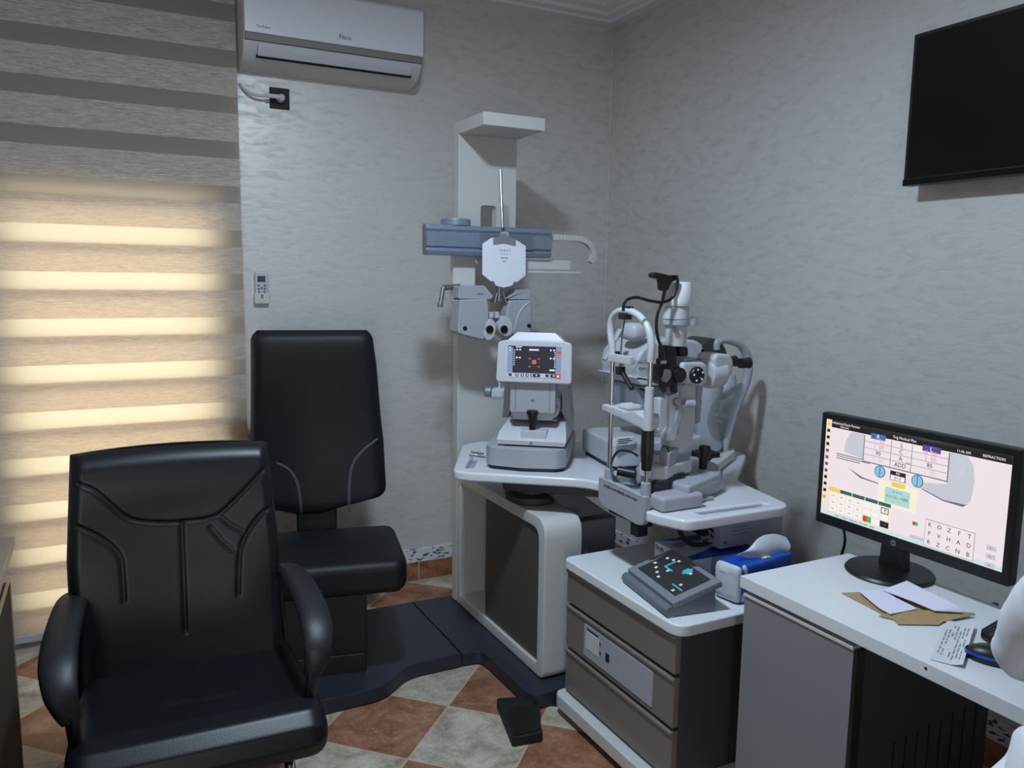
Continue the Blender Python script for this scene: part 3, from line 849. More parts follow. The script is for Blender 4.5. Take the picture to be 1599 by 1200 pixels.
nk = [pr_(*v) for v in [(986, 600), (1100, 604), (1108, 668), (1000, 668)]]
put('neck', B().prism(rounded(nk, .02), 2.39, 2.58, .015, 'xz'), 'lgrey', t)
b = B(); b.text('NON-CON', .018, front_y(at(1003, 566, y=2.36).x, 2.3595, at(1003, 566, y=2.36).z)); b.text('TOPO', .014, front_y(at(1003, 572, y=2.36).x, 2.3595, at(1003, 573, y=2.36).z-.008))
put('lettering', b, 'slate', t)
# forehead pad, slanting bar
p, q = at(968, 515, y=2.40), at(943, 562, y=2.40)
put('slanting_bar', B().tube([p, q], .014, 12, flat=(1, .6)), 'lgrey', t)
b = B(); c0, c1 = at(981, 519, y=2.40), at(1008, 519, y=2.40)
b.ball(((c0.x+c1.x)/2, 2.42, c0.z), ((c1.x-c0.x)/2, .05, .034), 20, 14, .7)
put('forehead_pad', b, 'white', t)
dm = [pr_(*v) for v in [(1072, 552), (1080, 534), (1094, 525), (1110, 530), (1120, 545), (1122, 562), (1076, 562)]]
put('eye_hood', B().prism(rounded(dm, .02), 2.36, 2.48, .012, 'xz', seg=4), 'darkgrey', t)
# rear right side: head rest arch and pillar
ar = [(1119, 546), (1120, 535), (1135, 532), (1157, 540), (1167, 560), (1167, 585), (1158, 615), (1146, 645), (1136, 680), (1130, 705)]
put('headrest_arch', B().tube([at(x, y, y=2.36) for x, y in ar], [.014, .014, .013, .015, .019, .019, .018, .017, .017, .018], 14, smooth=5), 'lgrey', t)
b = B()
b.tube([at(x, y, y=2.37) for x, y in [(1110, 600), (1104, 630), (1102, 665), (1108, 700)]], [.05, .05, .045, .05], 18, smooth=5)
b.tube([at(x, y, y=2.40) for x, y in [(1140, 585), (1136, 604), (1122, 618)]], [.022, .034, .024], 14, smooth=5)
put('chin_pillar', b, 'lgrey', t)
b = B()
wg = [at(*v, z=.835) for v in [(1102, 726), (1128, 698), (1147, 699), (1147, 706), (1116, 730)]]
b.prism([(p.x, p.y) for p in wg], .805, .835, .006)
put('side_foot', b, 'offwhite', t)
b = B(); q = at(1124, 745, y=2.12)
put('adapter_block', B().box((1.985, 2.27, .8005), (2.07, 2.35, .855), .006), 'matt', t)

# ================================================================== SLIT LAMP
t = thing('slit_lamp', 'white slit lamp microscope with chrome headrest posts on the right table wing', 'slit lamp', (1.65, 2.0, .80))
XH, Y1, Y2, YM = 1.47, 1.935, 2.135, 2.0
tray = [(1.918, .842), (2.172, .848), (2.172, .772), (2.150, .752), (1.945, .742), (1.918, .752)]
b = B(); b.prism(rounded(tray, [.006, .006, .02, .02, .02, .02]), 1.452, 1.476, .006, 'yz')
tr = put('headrest_bracket', b, 'lgrey', t)
b = B(); b.box((1.47, 2.15, .801), (1.60, 2.172, .845), .006).box((1.47, 1.918, .801), (1.56, 1.945, .835), .005).box((1.47, 1.94, .805), (1.56, 2.16, .822), .003)
put('bracket_tray', b, 'lgrey', t)
b = B(); rr = random.Random(3)
yy = 2.135
while yy > 1.955:
    w = rr.choice((.004, .006, .009)); h = rr.choice((.004, .007, .010))
    b.box((1.4512, yy-w, .826-h/2-(2.135-yy)*.02), (1.4535, yy, .826+h/2-(2.135-yy)*.02)); yy -= w+.0025
put('scale_print', b, 'ink', tr)
put('lower_catch', B().box((1.46, 1.955, .70), (1.50, 1.995, .745), .003).box((1.462, 1.93, .738), (1.50, 2.12, .748), .003), 'matt', t)
def post(yp, z0, z1):
    put('headrest_post', B().cyl((XH, yp, z0), (XH, yp, z1), .0075, seg=16), 'chrome', t)
post(Y1, .85, 1.26); post(Y2, .85, 1.255)
for yp in (Y1, Y2):
    put('post_socket', B().cyl((XH, yp, .80), (XH, yp, .882), .0155, bev=.003), 'lgrey', t)
put('post_sleeve', B().cyl((XH, Y1, 1.04), (XH, Y1, 1.178), .0165, .0135, bev=.002), 'white', t)
b = B(); b.lathe([(.0195, .045), (.0205, .06), (.0195, .125)], (XH, Y1, .92)); b.lathe([(.0155, .0), (.0175, .02), (.0195, .045)], (XH, Y1, .92))
put('height_grip', b, 'black', t)
fr = [(XH, Y1, 1.255), (XH, Y1-.002, 1.30), (XH, Y1+.012, 1.345), (XH, Y1+.045, 1.378), (XH, Y1+.09, 1.397), (XH, Y1+.13, 1.402), (XH, Y1+.175, 1.398), (XH, Y1+.21, 1.375), (XH, Y1+.218, 1.335), (XH, Y1+.205, 1.285), (XH, Y2, 1.245)]
put('headrest_arch', B().tube(fr, .0115, 12, smooth=5), 'white', t)
b = B(); b.box((XH-.014, 2.02, 1.236), (XH+.002, 2.145, 1.262), .003)
put('forehead_band', b, 'white', t)
b = B()
b.prism(rounded([(2.165, 1.093), (2.165, 1.072), (2.03, 1.058), (1.935, 1.045), (1.935, 1.085), (1.99, 1.098), (2.03, 1.088), (2.10, 1.092)], .008), XH-.018, XH+.045, .006, 'yz')
b.box((XH-.01, 2.03, 1.085), (XH+.05, 2.09, 1.108), .012)
put('chin_rest', b, 'white', t)
put('canthus_knob', B().cyl((XH, 2.12, 1.262), (XH+.02, 2.12, 1.262), .008, bev=.002), 'black', t)
# fixation lamp
p = at(976, 495, x=XH)
b = B(); b.box((XH-.012, p.y-.022, p.z-.008), (XH+.012, p.y+.022, p.z+.010), .003)
b.box((XH-.008, p.y-.034, p.z+.026), (XH+.008, p.y-.002, p.z+.034), .003)
fx = put('fixation_clamp', b, 'black', t)
put('fixation_rod', B().tube([(XH, p.y, p.z), at(972, 520, x=XH+.01), at(969, 553, x=XH+.01), at(968, 575, x=XH+.005)], .0028, 8), 'steel', t)
a_, c_ = at(968, 579, x=XH+.0), at(986, 606, x=XH+.01)
b = B(); b.box((XH-.010, a_.y-.014, a_.z-.013), (XH+.012, a_.y+.014, a_.z+.013), .003)
b.tube([at(972, 582, x=XH+.005), at(979, 594, x=XH+.008), c_], [.009, .008, .007], 10); b.ball(c_, .009)
put('fixation_lamp', b, 'black', t)
# --- base on the table
b = B()
bp = [at(*v, z=.80) for v in [(1013, 776), (1030, 776), (1075, 790), (1129, 768), (1128, 752), (1085, 728), (1030, 735), (1008, 752)]]
b.prism(rounded([(p.x, p.y) for p in bp], [.02, .02, .02, .015, .03, .04, .03, .03]), .8005, .842, .010, seg=3)
put('travel_base', b, 'lgrey', t)
pt = [at(*v, z=.842) for v in [(1048, 766), (1075, 775), (1126, 752), (1123, 738), (1090, 726), (1052, 742)]]
b = B(); b.prism(rounded([(p.x, p.y) for p in pt], [.02, .02, .02, .03, .03, .03]), .838, .872, .010, seg=3)
put('joystick_platform', b, 'lgrey', t)
b = B()
rr = random.Random(9)
pA, pB = at(1050, 771, z=.82), at(1072, 781, z=.82)
for k in range(14):
    p = at(1052+5.2*k, 764-2.6*k+rr.uniform(-2, 2), y=at(1052+5.2*k, 772-2.2*k, z=.842).y-.012)
    b.ball((p.x, p.y, p.z), rr.uniform(.002, .0045), 6, 4)
sy0 = at(1034, 803, z=.80)
b2 = B(); xa, xb = at(1034, 803, z=.80), at(1099, 793, z=.80)
yb = (xa.y+xb.y)/2
b2.box((xa.x, yb, .8005), (xb.x, yb+.085, .848), .012, 3)
put('front_cover', b2, 'lgrey', t)
b.bm.free()
put('rail_cap', B().box((xb.x+.005, yb+.05, .8005), (xb.x+.085, yb+.13, .812), .003), 'lgrey', t)
# roller axle and cap at the left
c = at(1000, 741, x=1.545)
put('axle_cap', B().cyl((c.x-.012, c.y, c.z), (c.x+.02, c.y-.01, c.z), .028, bev=.006), 'white', t)
put('axle', B().cyl((1.49, c.y+.05, c.z+.006), (1.53, c.y+.01, c.z), .016), 'black', t)
b = B(); b.lathe([(.014, 0), (.0145, .02), (.018, .05), (.021, .068), (.018, .078), (.008, .080)], at(1097, 732, z=.872), (.05, -.05, 1), 20)
put('joystick', b, 'black', t)
# sliding box and middle block
def slab(name, pts, z0, z1, mat, bev=.008, r=.01):
    pp = [at(*v, z=z1) for v in pts]
    b = B(); b.prism(rounded([(p.x, p.y) for p in pp], r), z0, z1, bev, seg=3)
    return put(name, b, mat, t)
slab('cross_slide', [(998, 724), (1020, 729), (1042, 729), (1081, 718), (1076, 709), (1045, 704), (1005, 706)], .878, .922, 'white')
slab('turret_plate', [(1030, 703), (1045, 708), (1060, 700), (1052, 690), (1036, 687)], .915, .965, 'lgrey', .006)
put('pivot_block', B().cyl((1.575, 2.02, .86), (1.575, 2.02, .95), .035, bev=.005), 'lgrey', t)
# microscope arm, J shaped, and illumination arms
def strip(name, pts, y0, y1, mat, bev=.006, r=.008):
    pp = [at(*v, y=y0) for v in pts]
    r = [max(q, bev*1.4) for q in (r if isinstance(r, list) else [r]*len(pp))]
    b = B(); b.prism(rounded([(p.x, p.z) for p in pp], r, 4), y0, y1, bev, 'xz')
    return put(name, b, mat, t)
strip('microscope_arm', [(1064, 600), (1088, 600), (1086, 675), (1080, 695), (1062, 703), (1044, 700), (1046, 684), (1060, 676), (1066, 660)], 2.00, 2.05, 'white', .008, [.004, .004, .02, .03, .02, .01, .01, .015, .02])
strip('illumination_arm', [(1046, 618), (1061, 613), (1060, 672), (1055, 690), (1040, 690), (1042, 676), (1047, 670)], 1.955, 1.985, 'white', .005, [.004, .006, .01, .01, .006, .006, .01])
strip('illumination_arm', [(1031, 622), (1044, 622), (1043, 668), (1038, 682), (1026, 684), (1020, 675), (1029, 670)], 1.985, 2.02, 'white', .005, [.004, .006, .02, .02, .006, .006, .01])
strip('rear_arm', [(1090, 604), (1098, 604), (1094, 660), (1086, 664)], 2.05, 2.09, 'lgrey', .004, .004)
strip('mirror_bracket', [(1060, 632), (1070, 634), (1066, 668), (1057, 680), (1055, 660)], 1.945, 1.965, 'lgrey', .003, .004)
c = at(1057, 628, y=1.95)
put('arm_bolt', B().cyl((c.x, 1.94, c.z), (c.x, 1.96, c.z), .013, bev=.003), 'steel', t)
c2 = at(1075, 631, y=1.97)
put('arm_knob', B().cyl((c2.x-.02, 1.965, c2.z+.004), (c2.x+.012, 1.955, c2.z), .014, bev=.003), 'lgrey', t)
c3 = at(1025, 649, y=1.99)
put('side_screw', B().cyl((c3.x, 1.985, c3.z), (c3.x, 2.0, c3.z), .006), 'slate', t)
# illumination tower
YT = 1.985
def tz(px, py): return at(px, py, y=YT)
def rot_part(name, rowsl, mat, cx=None, seg=28, yoff=0):
    """stack of (left px, right px, py) read as a turned column"""
    prof = []
    for xl, xr, py in rowsl:
        a, c = tz(xl, py), tz(xr, py); prof.append(((c.x-a.x)/2, (a.z+c.z)/2, (a.x+c.x)/2))
    b = B()
    R = []
    for r, z, x in prof:
        R.append([(x+r*math.cos(k*2*PI/seg), YT+yoff+r*math.sin(k*2*PI/seg), z) for k in range(seg)])
    b.rings(R)
    return put(name, b, mat, t)
rot_part('lamp_housing', [(1055, 1072, 440), (1049, 1076, 442), (1044, 1077, 452), (1039, 1077, 468), (1041, 1075, 478)], 'gloss')
rot_part('lamp_collar', [(1042, 1072, 479), (1041, 1072, 484), (1039, 1071, 498)], 'white')
rot_part('lens_turret', [(1040, 1072, 499), (1039, 1072, 501), (1039, 1072, 507), (1040, 1071, 508)], 'lgrey')
a, c = tz(1062, 500), tz(1086, 500)
put('filter_disc', B().cyl(((a.x+c.x)/2, YT, tz(1075, 508).z), ((a.x+c.x)/2, YT, tz(1075, 495).z), (c.x-a.x)/2+.004, bev=.004, seg=32), 'white', t)
rot_part('lamp_column', [(1042, 1069, 508), (1042, 1069, 514), (1043, 1068, 540)], 'white')
put('column_clip', B().cyl((tz(1045, 516).x, YT-.035, tz(1045, 516).z), (tz(1047, 513).x, YT-.02, tz(1047, 513).z), .008), 'steel', t)
strip('lamp_connector', [(1020, 429), (1024, 425), (1034, 427), (1045, 430), (1058, 430), (1056, 438), (1050, 441), (1043, 455), (1036, 454), (1034, 437), (1022, 434)], 1.955, 1.985, 'black', .004, .006)
strip('prism_block', [(1041, 540), (1057, 541), (1057, 571), (1041, 571)], 1.965, 2.01, 'black', .004)
strip('prism_block', [(1061, 542), (1075, 542), (1075, 557), (1061, 558)], 1.965, 2.01, 'black', .004)
strip('slit_head', [(1034, 572), (1058, 568), (1066, 576), (1067, 592), (1058, 602), (1046, 606), (1034, 600)], 1.955, 2.02, 'black', .008)
strip('cable_plug', [(1030, 560), (1043, 561), (1043, 572), (1030, 570)], 1.945, 1.965, 'black', .002)
p = at(1036, 566, y=1.943)
put('plug_label', B().box((p.x-.010, 1.9435, p.z-.0045), (p.x+.012, 1.9455, p.z+.0045)), 'lgrey', t)
strip('mirror_holder', [(1042, 577), (1048, 578), (1049, 588), (1042, 598), (1035, 596), (1040, 588)], 1.935, 1.953, 'steel', .002, .003)
strip('lever', [(1032, 592), (1042, 596), (1040, 613), (1036, 615), (1031, 606)], 1.945, 1.955, 'black', .002, .004)
strip('rod_block', [(1052, 600), (1058, 600), (1058, 614), (1052, 614)], 1.96, 1.98, 'black', .002, .001)
c = at(1060, 586, y=1.955)
put('slit_dial', B().cyl((c.x, 1.945, c.z), (c.x, 2.0, c.z), .024, bev=.004, seg=28), 'black', t)
# microscope
def tz2(px, py, y=1.955): return at(px, py, y=y)
strip('magnifier_drum', [(1067, 566), (1100, 566), (1106, 570), (1106, 600), (1096, 604), (1070, 601), (1065, 590)], 1.955, 2.06, 'white', .012, [.01, .006, .01, .01, .01, .02, .02])
c = tz2(1086.5, 586)
kn = put('magnification_knob', B().lathe([(.027, 0), (.027, .010), (.024, .014), (.010, .015), (.009, .013), (.001, .013)], (c.x, 1.956, c.z), (0, -1, 0), 32), 'black', t)
b = B()
for k in range(5):
    a = .5+k*2*PI/5; b.ball((c.x+.018*math.cos(a), 1.941, c.z+.018*math.sin(a)), .0034, 8, 6)
put('knob_marks', b, 'card', kn)
strip('drum_top', [(1067, 560), (1096, 560), (1090, 566), (1066, 567)], 1.975, 2.05, 'lgrey', .003, .004)
a, c = at(1100, 584, y=2.0), at(1120, 580, y=2.0)
put('tube_body', B().cyl((a.x, 2.0, a.z), (c.x+.01, 2.0, c.z), .050, .053, 32, bev=.01), 'white', t)
strip('prism_housing', [(1116, 560), (1121, 553), (1142, 554), (1147, 563), (1146, 585), (1138, 592), (1118, 590)], 1.955, 2.05, 'white', .012, [.01, .012, .012, .012, .014, .012, .008])
for dy in (-.032, .032):
    a, c = at(1146, 566, y=2.0), at(1158, 565, y=2.0)
    put('eyepiece', B().lathe([(.016, 0), (.017, .004), (.017, c.x-a.x), (.019, c.x-a.x+.004), (.014, c.x-a.x+.008)], (a.x-.004, 2.0+dy, a.z), (1, 0, 0), 24), 'black', t)
# breath shield
sh = [(1132, 612), (1160, 596), (1163, 610), (1150, 640), (1136, 685), (1124, 690), (1112, 684), (1104, 660), (1112, 630)]
pp = [at(x, y, y=2.10) for x, y in sh]
bs = put('breath_shield', B().prism(rounded([(p.x, p.z) for p in pp], .02), 2.10, 2.103, .001, 'xz'), 'acrylic', t)
p, q = at(1127, 650, y=2.099), at(1126, 655, y=2.099)
T_ = front_y(p.x, 2.0985, p.z) @ Matrix.Scale(-1, 4, (1, 0, 0)) @ Matrix.Rotation(math.radians(12), 4, 'Z')
b = B(); b.text('ADMETRA', .020, T_); b.text('medical', .011, T_ @ Matrix.Translation((.01, -.018, 0)))
put('lettering', b, 'white', bs)
# cables of the lamp
b = B()
b.tube([at(x, y, y=1.95) for x, y in [(1056, 430), (1058, 445), (1050, 465), (1035, 472), (1015, 470), (995, 465), (980, 468), (974, 476), (973.5, 486)]], .0048, 8, smooth=6)
put('lamp_cable', b, 'black', t)
b = B()
b.tube([at(x, y, y=1.95) for x, y in [(1038, 452), (1034, 472), (1027, 490), (1025, 510), (1028, 530), (1034, 545), (1037, 562)]], [.0065, .0048, .0048, .0048, .0048, .005, .006], 8, smooth=6)
put('lamp_cable', b, 'black', t)
b = B(); b.tube([at(x, y, z=zz) for x, y, zz in [(995, 712, .90), (985, 706, .92), (966, 705, .93), (955, 722, .90), (957, 742, .87), (970, 757, .835), (985, 761, .83), (1000, 757, .835)]], .0042, 8, smooth=6)
put('base_cable', b, 'teal', t)
b = B()
b.tube([at(x, y, z=zz) for x, y, zz in [(1062, 741, .885), (1045, 748, .88), (1025, 750, .87), (1012, 762, .84), (1008, 772, .83)]], .0035, 8, smooth=6)
b.tube([at(x, y, z=zz) for x, y, zz in [(1022, 752, .865), (1018, 768, .85), (1024, 776, .84), (1033, 782, .835)]], .0028, 8, smooth=6)
b.cyl(at(1050, 744, z=.884), at(1068, 741, z=.884), .007)
put('base_cable', b, 'black', t)

# ================================================================== DRAWER CABINET
t = thing('drawer_cabinet', 'low three-drawer cabinet with white rounded top and taupe fronts', 'cabinet', (1.6, 1.95, 0))
CX0, CX1, CY0, CY1 = 1.378, 1.82, 1.652, 2.232
put('worktop', B().prism(rounded([(CX0-.012, CY0-.022), (CX1, CY0-.022), (CX1, CY1+.012), (CX0-.012, CY1+.012)], [.05, .02, .02, .03], 6), .522, .557, .006, seg=3), 'top', t)
put('carcass', B().box((CX0+.022, CY0+.003, .07), (CX1-.01, CY1-.004, .522), .002), 'sidegrey', t)
zs = [(.405, .520), (.245, .395), (.085, .235)]
dr = []
for i, (z0, z1) in enumerate(zs):
    b = B(); b.box((CX0, CY0, z0), (CX0+.022, CY1, z1), .004); b.box((CX0-.006, CY0, z1-.012), (CX0+.012, CY1, z1), .005)
    dr.append(put('drawer', b, 'taupe', t))
pl_ = put('printer_panel', B().box((CX0-.003, 1.745, .262), (CX0+.003, 2.115, .372), .002), 'lgrey', dr[1])
b = B(); b.box((CX0-.0045, 2.03, .358), (CX0-.002, 2.095, .3625)); b.box((CX0-.0045, 1.965, .298), (CX0-.002, 1.985, .326), .001)
b.box((CX0-.0045, 2.012, .305), (CX0-.002, 2.018, .315)); b.box((CX0-.0045, 2.015, .335), (CX0-.002, 2.019, .345))
put('printer_slots', b, 'black', pl_)
put('printer_door', B().box((CX0-.0042, 2.025, .292), (CX0-.002, 2.10, .352), .001), 'offwhite', pl_)
put('plinth', B().prism(rounded([(CX0-.035, CY0-.02), (CX1, CY0-.02), (CX1, CY1+.02), (CX0-.035, CY1+.02)], [.03, .02, .02, .04]), .028, .075, .006), 'offwhite', t)
put('foot_frame', B().box((CX0, CY0+.02, .0), (CX1-.03, CY1-.02, .03)), 'charcoal', t)

# ------------------------------------------------------------------ things on the cabinet
ca = math.atan2(1.971-1.688, 1.427-1.383)        # long edge of the console
e1 = Vector((1.402, 1.830, .557))
LONG = Vector((-math.cos(ca), -math.sin(ca), 0)); DEP = Vector((math.sin(ca), -math.cos(ca), 0))
if DEP.x < 0: DEP = -DEP
TT = xf(LONG, DEP, (0, 0, 1), e1)
t = thing('control_console', 'slate grey tilted touch console with lit icons on the drawer cabinet', 'control panel', e1)
w = .138
b = B(TT); b.prism([(0, .0005), (.012, .0), (.155, .0), (.152, .066), (.140, .071), (.02, .030), (.004, .020)], -w, w, .004, 'yz')
put('wedge_body', b, 'slate', t)
th = math.atan2(.047, .15)
TS = TT @ Matrix.Translation((0, .012, .038)) @ Matrix.Rotation(th, 4, 'X')
put('screen_housing', B(TS).box((-w-.004, 0, -.014), (w+.004, .165, .006), .005), 'mgrey', t)
b = B(TT); b.tube([(-w-.002, .008, .016), (w+.002, .008, .016)], .0165, 16)
put('front_roll', b, 'slate', t)
b = B(TS)
gl('con_bg', (40, 42, 48)); gl('con_cyan', (60, 172, 190)); gl('con_white', (200, 210, 214))
def cr(u0, v0, u1, v1, mi, lift=.0004, rot=0):
    b.mi = mi; b.box((-.115+.23*u0, .024+.122*v0, .0055), (-.115+.23*u1, .024+.122*v1, .0064+lift))
cr(0, 0, 1, 1, 0)
for u, v in ((.06, .80), (.17, .86), (.26, .92), (.04, .46), (.16, .36), (.28, .26), (.40, .17), (.36, .48), (.80, .36), (.84, .10), (.66, .80)): cr(u, v-.036, u+.045, v+.036, 2, .0006)
cr(.24, .56, .27, .86, 1, .0008); cr(.24, .52, .44, .57, 1, .0008); cr(.54, .72, .66, .9, 1, .0008); cr(.58, .66, .62, .95, 1, .0009); cr(.72, .22, .96, .26, 1, .0008)
put('touch_screen', b, ['con_bg', 'con_cyan', 'con_white'], t)

t = thing('tissue_carton', 'flat white and blue paper carton with red print behind the grey console', 'box', (1.70, 2.03, .557))
TB = Matrix.Translation((1.594, 2.040, .557)) @ Matrix.Rotation(math.radians(-2), 4, 'Z')     # rear left corner
put('carton', B(TB).box((0, -.20, .0005), (.26, 0, .088), .003), 'film', t)
b = B(TB); b.prism([(-.20, .004), (0, .004), (0, .028), (-.06, .018), (-.2, .04)], -.0008, .0004, 0, 'yz')
put('blue_print', b, 'blue', t)
b = B(TB); b.prism([(.0, -.20), (.26, -.20), (.26, -.13), (.16, -.12), (.07, -.15), (.0, -.17)], .0882, .0888); b.prism([(.02, -.004), (.26, -.004), (.26, -.03), (.14, -.05), (.05, -.02)], .0882, .0888)
put('top_print', b, 'blue', t)
b = B(TB); b.prism([(.03, -.09), (.12, -.06), (.26, -.10), (.26, -.06), (.12, -.035), (.02, -.05)], .0882, .0887)
put('top_print', b, 'mgrey', t)
b = B(TB); b.text('Bryb', .024, front_x(-.0008, -.030, .072)); put('lettering', b, 'red', t)

t = thing('tissue_pack', 'blue wrapped tissue pack with a white sheet pulled out of the top', 'tissues', (1.72, 1.75, .557))
TK = Matrix.Translation((1.617, 1.668, .557)) @ Matrix.Rotation(math.radians(9), 4, 'Z')
def pk(u, x0, x1, sc=1.0):
    R = []
    for k in range(28):
        a = 2*PI*k/28
        cy, cz = math.cos(a), math.sin(a)
        y = .048+.048*math.copysign(abs(cy)**.30, cy)*sc; z = .059+.058*math.copysign(abs(cz)**.28, cz)*sc
        R.append((u, y, max(.0008, z)))
    return R
b = B(TK)
rr = random.Random(5)
b.rings([[(x+rr.uniform(-.002, .002), y, z) for x, y, z in pk(xx, 0, 0, s)] for xx, s in ((-.006, .55), (.0, .82), (.006, .94), (.02, .99), (.035, 1.0))])
put('end_film', b, 'film', t)
b = B(TK)
b.rings([[(x, y+.0015*math.sin(40*x+z*60), z) for x, y, z in pk(xx, 0, 0, 1.015-abs(xx-.13)*.12)] for xx in np.linspace(.012, .25, 18)])
put('wrapper', b, 'blue', t)
b = B(TK)
b.T = Matrix.Identity(4)
lo_ = spline([at(1150, 868, y=1.715), at(1185, 874, y=1.715), at(1226, 866, y=1.72)], 8); hi_ = spline([at(1170, 854, y=1.725), at(1196, 836, y=1.735), at(1229, 838, y=1.75)], 8)
def tis(u, v):
    k = u*(len(lo_)-1); i = min(int(k), len(lo_)-2); f = k-i
    p = lo_[i].lerp(lo_[i+1], f).lerp(hi_[i].lerp(hi_[i+1], f), v)
    return (p.x, p.y-.012*math.sin(PI*v)+.006*math.sin(9*u+4*v), p.z+.003*math.sin(11*u)*v)
b.grid(tis, 20, 12, (0, .0012, 0))
put('tissue_sheet', b, 'tissue', t)
b = B(TK); b.mi = 0
b.ball((.135, .022, .1175), (.014, .012, .0016), 10, 6)
put('logo', b, 'card', t)
b = B(TK); b.ball((.15, .014, .1175), (.009, .009, .0020), 10, 6)
put('logo', b, 'green', t)

# box and cables hanging under the table
t = thing('power_box', 'white printed power box fixed under the right table wing', 'box', (1.95, 1.95, .70))
p0, p1 = at(1125, 835, y=1.86), at(1222, 826, y=1.86)
xb0, xb1 = p0.x, p1.x
b = B(); b.box((xb0, 1.86, .655), (xb1, 1.95, .7655), .004)
put('case', b, 'lgrey', t)
b = B()
for k in range(5): b.box((xb0+.05, 1.8592, .742-.012*k), (xb0+.05+.07+.01*(k % 2), 1.8602, .745-.012*k))
put('print', b, 'mgrey', t)
put('case_screw', B().cyl((xb0+.02, 1.856, .675), (xb0+.02, 1.861, .675), .005), 'steel', t)
t = put('cable_loop', B().tube([at(x, y, y=1.88) for x, y in [(1060, 826), (1066, 838), (1078, 849), (1092, 851), (1104, 848)]], .008, 10, smooth=5).tube([at(x, y, y=1.90) for x, y in [(1083, 826), (1098, 833), (1112, 830)]], .010, 10, smooth=5), 'matt', label='thick black cable loop hanging under the right table wing', cat='cable')
t = put('cable_connector', B().cyl(at(1096, 850, y=1.885), at(1110, 845, y=1.885), .010, bev=.002).cyl(at(1106, 832, y=1.89), at(1116, 838, y=1.89), .009, bev=.002), 'chrome', label='shiny metal plug on the end of the black cable loop', cat='plug')

# ================================================================== FOOT PEDAL AND CORDS
a, c_, d_, e_ = at(775, 1092, z=.03), at(838, 1086, z=.03), at(848, 1146, z=.03), at(800, 1155, z=.03)
t = thing('foot_pedal', 'black rectangular foot pedal on the tiles in front of the white stand', 'pedal', (1.22, 2.22, 0))
ou = [(e_.x, e_.y), (d_.x, d_.y), (c_.x-.02, c_.y), (a.x, a.y)]
put('pedal_body', B().prism(rounded(ou, .012), .001, .034, .005), 'matt', t)
cen = Vector(((a.x+d_.x)/2, (a.y+d_.y)/2, 0))
put('treadle', B().prism(rounded([(cen.x+(x-cen.x)*.93, cen.y+(y-cen.y)*.62-.035) for x, y in ou], .008), .034, .039, .003), 'black', t)
put('pedal_cord', B().tube([at(848, 1098, z=.006), at(865, 1093, z=.006), at(880, 1097, z=.006), at(900, 1094, z=.006)], .0035, 8, smooth=5).tube([at(838, 1092, z=.02), at(848, 1098, z=.006), at(862, 1101, z=.006), at(885, 1103, z=.006)], .003, 8, smooth=5), 'black', label='thin black cords on the tiles between pedal and drawer cabinet', cat='cable')

# ================================================================== DESK
t = thing('desk', 'white-topped office desk along the right with grey cabinet and dark kneehole', 'desk', (1.7, .7, 0))
DZ = .72
DX0, DX1, DY0, DY1 = 1.490, 1.925, -.35, 1.535
put('desktop', B().prism([(DX0, DY0), (DX1, DY0), (DX1, DY1), (DX0, DY1)], DZ-.034, DZ, .003), 'top', t)
yp = at(1340, 1000, x=DX0+.02).y
put('cabinet_body', B().box((DX0+.035, yp+.005, .0), (DX1-.02, DY1-.012, DZ-.036), .002), 'mauve', t)
dd = put('cabinet_door', B().box((DX0+.008, yp, .03), (DX0+.034, DY1-.010, DZ-.050), .002), 'mauve', t)
put('door_trim', B().box((DX0+.004, yp, DZ-.054), (DX0+.034, DY1-.010, DZ-.046), .001), 'offwhite', dd)
put('door_edge', B().box((DX0+.007, yp-.012, .03), (DX0+.036, yp, DZ-.053), .003), 'black', dd)
sp_ = put('side_panel', B().box((DX0+.036, yp-.006, .0), (2.03, yp+.006, DZ-.036), .002), 'charcoal', t)
b = B()
for k in range(8):
    xk = at(1397+17.6*k, 1150, y=yp-.006).x
    b.box((xk-.0035, yp-.0072, .06), (xk+.0035, yp-.005, .40+.004*k), .0005)
put('panel_slots', b, 'matt', sp_)
put('end_panel', B().box((DX0+.03, -.33, 0), (DX1-.02, -.31, DZ-.036), .002), 'mauve', t)
put('desk_screw', B().cyl((DX0-.001, at(1447, 1031, x=DX0).y, DZ-.012), (DX0+.003, at(1447, 1031, x=DX0).y, DZ-.012), .003), 'black', t)

# ------------------------------------------------------------------ monitor
t = thing('monitor', 'black desktop monitor showing an eye test program on the white desk', 'monitor', (1.87, 1.36, DZ))
MX = 1.85
tl, bl, br_ = at(1286, 640, x=MX), at(1270, 812, x=MX), at(1572, 912, x=MX)
my0, my1, mz0, mz1 = br_.y-.004, (tl.y+bl.y)/2, .800, 1.128
put('stand_base', B().lathe([(.112, 0), (.113, .004), (.108, .010), (.06, .015), (.0, .016)], (1.872, 1.375, DZ+.0005), (0, 0, 1), 48), 'black', t)
put('stand_neck', B().prism(rounded([(1.332, DZ+.012), (1.412, DZ+.012), (1.405, .83), (1.340, .83)], .004), MX+.022, MX+.05, .004, 'yz'), 'black', t)
put('casing', B().box((MX, my0, mz0), (MX+.035, my1, mz1), .006).box((MX+.02, my0+.08, mz0+.06), (MX+.06, my1-.08, mz1-.06), .02), 'black', t)
sy1, sy0_ = my1-.020, my0+.018; sz0, sz1 = mz0+.032, mz1-.018
SW, SH = sy1-sy0_, sz1-sz0
